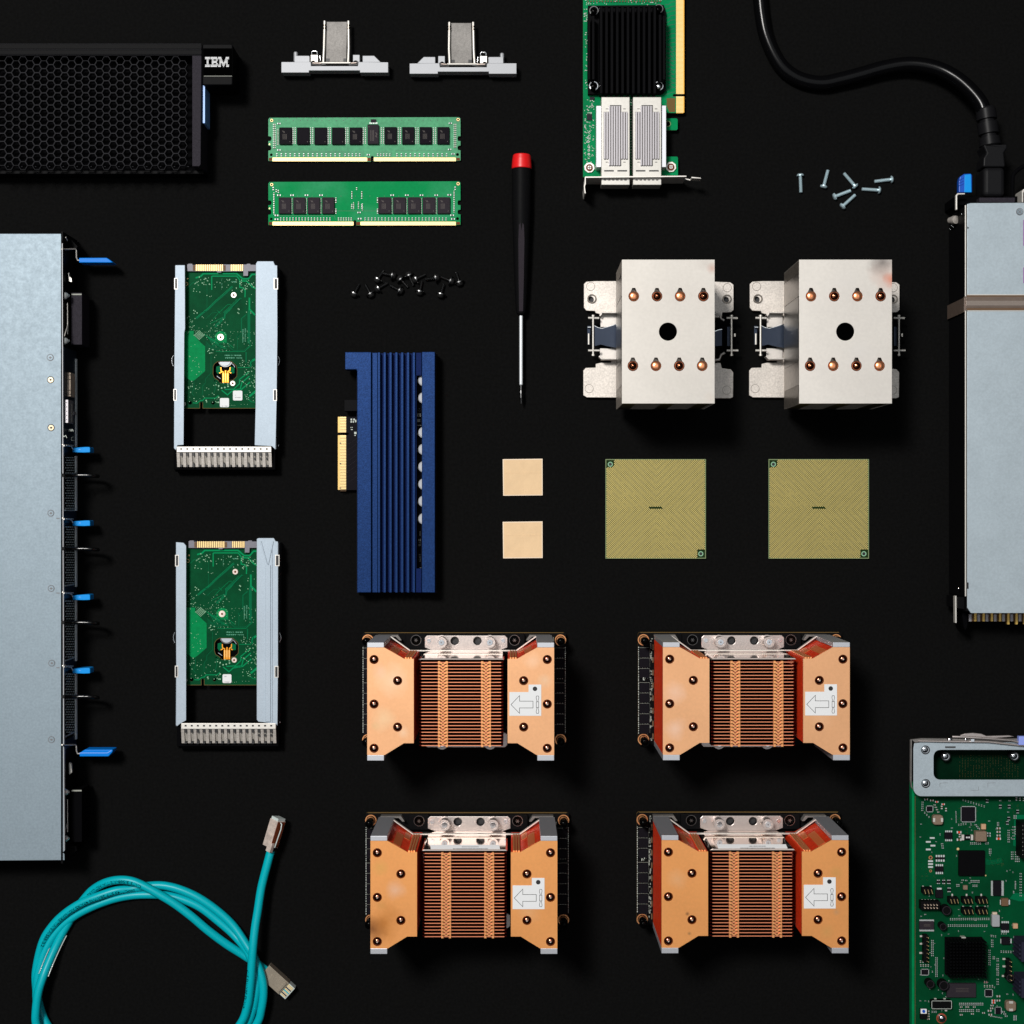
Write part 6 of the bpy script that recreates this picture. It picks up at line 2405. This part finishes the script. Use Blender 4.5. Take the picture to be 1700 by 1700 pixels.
    row(a, 320, 1080, 400, 1095, 2, True, 1.5, 0)
    row(a, 470, 1115, 560, 1150, 2, True, 1.4, 2)
    row(a, 540, 1195, 600, 1225, 2, False, 1.4, 0)
    row(a, 270, 1120, 265, 1235, 5, True, .7)
    row(a, 300, 1270, 360, 1330, 3, False, .7)
    row(a, 440, 1160, 490, 1260, 4, True, .8, 0)
    row(a, 740, 1260, 745, 1400, 5, False, .7)
    row(a, 780, 1440, 880, 1425, 4, False, .7)
    row(a, 840, 1090, 1140, 1180, 9, False, .7)
    row(a, 1020, 1440, 1060, 1490, 3, True, .8)
    row(b, 545, 8, 555, 68, 3, True, .8)
    row(b, 755, 595, 782, 595, 2, False, .9)
    row(c, 1145, 770, 1175, 770, 2, False, .9, 2)
    row(c, 1145, 828, 1255, 828, 4, False, .9, 0)
    row(c, 240, 480, 275, 480, 2, False, .9, 0)
    row(c, 245, 535, 350, 535, 4, False, .9, 0)
    row(c, 1270, 1030, 1270, 1060, 2, True, 1.6, 2)
    row(c, 1340, 970, 1340, 1030, 2, True, 1.5, 0)
    row(c, 1215, 1175, 1225, 1230, 2, True, 1.5, 0)
    row(c, 1250, 1100, 1245, 1140, 2, True, 1.2, 0)
    row(c, 1240, 1250, 1380, 1275, 5, True, .7)
    row(c, 1410, 1190, 1450, 1250, 3, True, 1.0)
    row(c, 1575, 1250, 1575, 1300, 3, True, 1.2)
    row(c, 405, 1190, 460, 1190, 3, False, .7)
    row(c, 345, 1180, 350, 1290, 4, True, 1.1, 0)
    row(c, 1240, 120, 1300, 125, 3, False, .7)
    row(c, 1380, 45, 1470, 45, 4, False, .6)
    row(c, 1385, 85, 1450, 85, 3, False, .6)
    row(c, 1380, 340, 1550, 345, 6, False, .8)
    row(c, 1275, 415, 1275, 440, 2, True, .8)
    for k in range(110):
        q = (rnd.uniform(1524, 1692), rnd.uniform(1326, 1696))
        cap(*q, rnd.random() < .5, rnd.uniform(.35, .7), 1)
    for (x, y) in ((415, 33), (350, 87)):
        q = b(x, y); ce.box(q[0] - 4, q[1] - 1.4, q[0] + 4, q[1] + 1.4, z, z + .6)
    for y in (1625, 1680):
        q = a(350 + (1680 - y), y); ce.box(q[0] - 4, q[1] - 1.3, q[0] + 4, q[1] + 1.3, z, z + .6)
    for y in (252, 293, 335):
        q = b(382, y); ce.box(q[0] - 4, q[1] - 1.4, q[0] + 4, q[1] + 1.4, z, z + .6)
    po = cb.build('passive_components', ['cap_brown', 'resistor', 'cop_dark'], stuff=True)
    ce.build('solder_terminals', 'solder_bright', po, stuff=True)
    # metal bracket
    zb = 46
    o = [(1516.5, 1243), (1518, 1234), (1530, 1232.5), (1840, 1232), (1840, 1322), (1530, 1322)] + \
        [(1530 - 13.5 * math.sin(q * PI / 12), 1308.5 + 13.5 * math.cos(q * PI / 12)) for q in range(1, 7)]
    win = rrect(1550, 1245, 1830, 1294.5, 11, 6)
    br = MB(t).prism(o, zb - 2.5, zb, [win]).build('metal_bracket', 'galv_psu', bev=.5)
    w = MB(t)
    w.prism([(1512, 1229), (1514, 1227.5), (1513.4, 1300), (1515.4, 1311), (1513, 1307), (1511.5, 1295)], zb - 5, zb + 2)
    w.prism([(1514, 1228), (1530, 1226), (1580, 1226.5), (1840, 1226), (1840, 1231.5), (1530, 1231.5), (1519, 1233)], zb - 6, zb + 1)
    w.build('bracket_wall', 'steel_worn', br, bev=.4)
    w = MB(t)
    w.tube([(1524, 1230, zb + 2), (1575, 1231, zb + 4), (1640, 1231.5, zb + 4), (1690, 1237, zb + 4), (1720, 1240, zb + 4)], 1.8, 8)
    w.tube([(1581, 1223, zb + 4), (1600, 1223.5, zb + 7), (1640, 1226, zb + 7), (1680, 1229, zb + 6), (1694, 1233, zb + 5)], 2.0, 8)
    w.prism([(1594, 1221), (1602, 1218), (1616, 1217), (1630, 1218.5), (1638, 1222), (1676, 1221), (1684, 1223), (1640, 1226), (1600, 1225)], zb, zb + 5)
    w.build('lever_arm', 'silverplate', br, bev=.6)
    w = MB(t)
    w.dome(1577.5, 1228.5, 5.2, zb, 4, 20)
    w.dome(1604, 1228, 3.2, zb + 2, 3, 16)
    w.box(1612, 1227, 1617.5, 1231.5, zb, zb + 8)
    w.build('lever_rivet', 'chrome', br)
    w = MB(t)
    w.box(1569, 1239, 1586.5, 1242, zb, zb + .3)
    w.line([(1560.5, 1307), (1560.5, 1300), (1574, 1299.5)], .5, zb + .15, m=1)
    w.line([(1612, 1312), (1624.5, 1312), (1624.5, 1306)], .5, zb + .15, m=1)
    w.line([(1640, 1307), (1640, 1300), (1653, 1299.5)], .5, zb + .15, m=1)
    w.build('bracket_mark', ['blk_metal', 'ink_grey'], br)
    MB(t).box(1691.5, 1222.5, 1720, 1237, zb, zb + 9).build('lilac_grip', 'lilac', br, bev=.6)
    for (x, y, zz) in ((1536.5, 1245, zb), (1537, 1300.8, zb), (1570.5, 1256, z + 6), (1684.5, 1255.5, z + 6)):
        q = MB(t)
        q.cyl(x, y, 7.4, 6, zz + .4, 24, m=1)
        q.cyl(x, y, 6.4, zz, zz + 2.2, 24, r1=5.4)
        q.dome(x, y, 5.2, zz + 2.2, 1.6, 20)
        q.line([(x - 2.4, y - 1), (x + 2.4, y + 1)], .9, zz + 4.0, m=1)
        q.line([(x + 1, y - 2.4), (x - 1, y + 2.4)], .9, zz + 4.1, m=1)
        q.build('bracket_screw', ['chrome', 'ink'])


build_board()

# ---------------------------------------------------------------- teal network patch cable
def build_patch():
    t = T('patch_cable', 'coiled teal network patch cable with clear metal shielded plugs', 'network cable', 250, 1570)
    k = crop(30, 1340, 3.617)
    r = 6.9
    zl, zm, zh = 7.2, 21.5, 35.5
    pts = [
        # from plug A straight down over everything
        (1518, 262, 26), (1500, 330, 28), (1462, 480, 30), (1440, 620, 34), (1424, 720, 38), (1412, 830, 42), (1404, 940, 42), (1396, 1050, 40), (1378, 1190, 36), (1330, 1310, 32),
        (1180, 1480, 24), (900, 1620, 16), (600, 1600, 12), (330, 1480, 9), (190, 1330, 9), (130, 1200, 8), (108, 1060, 8),
        # outer strand with print
        (112, 960, 9), (148, 810, 12), (205, 715, 14), (280, 640, 16), (380, 575, 18), (480, 535, 18), (590, 500, 15), (690, 488, 10), (790, 472, 8), (880, 472, 8), (980, 497, 9), (1090, 548, 10), (1200, 625, 10),
        (1290, 710, 12), (1360, 810, 18), (1415, 900, 24), (1458, 1000, 26), (1474, 1100, 26), (1462, 1210, 24), (1428, 1310, 20),
        (1280, 1510, 14), (950, 1690, 9), (600, 1680, 8), (300, 1540, 8), (155, 1360, 8), (118, 1200, 10), (112, 1090, 12),
        # inner strand
        (128, 970, 12), (168, 850, 10), (235, 745, 8), (330, 660, 8), (440, 600, 8), (560, 555, 7), (680, 530, 7), (800, 525, 7), (900, 532, 7), (1000, 558, 7), (1100, 605, 7), (1210, 690, 7), (1300, 770, 9),
        (1375, 860, 18), (1412, 950, 24), (1432, 1040, 26), (1425, 1140, 26), (1398, 1250, 23), (1360, 1320, 20),
        (1220, 1470, 12), (900, 1560, 7), (560, 1540, 8), (300, 1430, 20), (150, 1370, 26), (110, 1300, 28),
        # strand that crosses from inside, under the loop, to the top
        (108, 1220, 30), (122, 1110, 30), (150, 1020, 26), (185, 930, 18), (225, 840, 11), (262, 765, 8), (300, 700, 7), (345, 620, 7), (400, 548, 8), (450, 495, 12), (520, 455, 20), (600, 437, 24), (680, 443, 26), (760, 475, 27),
        (850, 525, 27), (940, 580, 26), (1040, 655, 24), (1140, 740, 20), (1250, 822, 14), (1350, 885, 8), (1430, 938, 8), (1490, 982, 9)]
    sp = spline([(*k(x, y), z) for x, y, z in pts], 7)
    P = [t.p(*q) for q in sp]
    c = MB(t)
    c.tube_w(P, r, 18)
    co = c.build('jacket', 'cyan')
    # cumulative length
    cum = [0]
    for i in range(1, len(P)): cum.append(cum[-1] + (P[i] - P[i - 1]).length)

    def at(s):
        for i in range(1, len(cum)):
            if cum[i] >= s:
                f = (s - cum[i - 1]) / max(1e-9, cum[i] - cum[i - 1])
                return P[i - 1].lerp(P[i], f), (P[i] - P[i - 1]).normalized()
        return P[-1], (P[-1] - P[-2]).normalized()

    def nearest(cx, cy, lo, hi):
        q = t.p(*k(cx, cy), 15)
        best, bi = 9, 0
        for i in range(lo * 7, hi * 7):
            dd = (P[i].xy - q.xy).length
            if dd < best: best, bi = dd, i
        return cum[bi]

    def write(body, s_start, rev, roll, size=7.4):
        vs, fs = text_geo(body, 1.0)
        m = MB(t)
        out = []
        for (x, y) in vs:
            s = s_start + (-1 if rev else 1) * x * size * S * 1.05
            p_, tg = at(s)
            if rev: tg = -tg
            side = Vector((0, 0, 1)).cross(tg).normalized()      # left of writing direction
            up = tg.cross(side)
            a = (y - .35) * size / r + roll
            out.append(p_ + (side * math.sin(a) + up * math.cos(a)) * (r * S * 1.012))
        m.add(out, fs)
        m.build('jacket_print', 'cyan_print', co)
    write('E60C7143 STP 26AWG 4PAIRS ACTUARE TIA/EIA-568-B.2', nearest(705, 500, 22, 26), True, 0.45)
    write('CAT5 B-568-AIE TIA ACTUARE 4PAIRS 26AWG', nearest(1130, 720, 68, 82), True, 0.3)
    write('4PAIRS 26AWG STP', nearest(1385, 1180, 5, 10), True, 0.85)
    # clear sleeve
    s0, s1 = nearest(262, 765, 60, 75), nearest(160, 1000, 60, 75)
    n = 14
    Q = [at(s1 + (s0 - s1) * i / (n - 1))[0] for i in range(n)]
    m = MB(t)
    for off in (-1, 1):
        pts2 = []
        for i in range(n):
            a, tg = at(s1 + (s0 - s1) * i / (n - 1))
            sd = Vector((0, 0, 1)).cross(tg).normalized()
            pts2.append(a + sd * off * (r + 1.2) * S + Vector((0, 0, 1.5 * S)))
        m.tube_w(pts2, .55 if off > 0 else .8, 6)
    m.build('clear_sleeve_edge', 'clear', co)

    # plugs
    def plug(cx, cy, ang, z0, kind, L=45.0, W=19.0, Hh=19.0):
        """plug built around its own axis; ang is the direction of the mating end in the photo plane"""
        base = t.p(*k(cx, cy), z0)
        ca, sa = math.cos(ang), -math.sin(ang)
        ax = Vector((ca, sa, 0)); sd = Vector((-sa, ca, 0)); up = Vector((0, 0, 1))
        roll = kind[1]
        K = 1.32 if kind[0] == 'B' else 1.08
        s2 = sd * math.cos(roll) + up * math.sin(roll)
        u2 = -sd * math.sin(roll) + up * math.cos(roll)

        def bx(m, a0, a1, b0, b1, c0, c1, mi=0):
            vs = []
            for cc in (c0, c1):
                for (aa, bb) in ((a0, b0), (a1, b0), (a1, b1), (a0, b1)):
                    vs.append(base + (ax * aa + s2 * bb + u2 * cc) * S * K)
            m.add(vs, [(3, 2, 1, 0), (4, 5, 6, 7), (0, 1, 5, 4), (1, 2, 6, 5), (2, 3, 7, 6), (3, 0, 4, 7)], m=mi)
        m = MB(t)
        if kind[0] == 'A':
            bx(m, 0, 42, -8, 8, -9, 9)
            po = m.build('plug_shield', 'shield_pink', bev=.5)
            m = MB(t)
            bx(m, 1, 41, -8.4, -8.0, -8, 8)
            m.build('shield_side', 'patch_red', po)
            m = MB(t)
            bx(m, -6, 8, -11, -2, 4, 10)
            bx(m, 40, 46, -7, 7, -8, 8, 1)
            bx(m, 12, 20, -5, 3, 9, 10.4)
            bx(m, 24, 36, -5, 5, 9, 9.8)
            m.build('crimp_tab', ['shield_pink', 'clear'], po, bev=.3)
            m = MB(t)
            for q in ((44, 9), (40, 13), (34, 13.5), (20, 12.5), (2, 11.5)): pass
            pp = [base + (ax * q[0] + s2 * -q[1] + u2 * 2) * S for q in ((44, 7), (42, 12), (34, 13.5), (18, 12.5), (3, 12), (1, 9))]
            m.tube_w(pp, 1.0, 8)
            m.build('latch', 'clear', po)
        else:
            bx(m, 0, 33, -9.5, 9.5, -7, 7)
            po = m.build('plug_shield', 'shield', bev=.5)
            m = MB(t)
            bx(m, 33, 43, -9, 9, -6.5, 5.5, 1)
            bx(m, 10, 30, -5, 4, 7, 7.5)
            bx(m, 28, 31, -7, 8, 7, 9)
            m.build('clear_nose', ['shield', 'clear'], po, bev=.3)
            m = MB(t)
            for i in range(8):
                bx(m, 33.5, 41.5, -7.4 + i * 2, -6.2 + i * 2, 5.5, 6.4, [0, 1, 0, 2, 0, 1, 0, 0][i])
            m.build('contacts', ['gold', 'cop_fin', 'cyan'], po)
        return po
    plug(1514, 235, math.atan2(-175, 52), 27, ('A', -0.62))
    plug(1484, 975, math.atan2(120, 132), 10.5, ('B', 0.0))


build_patch()
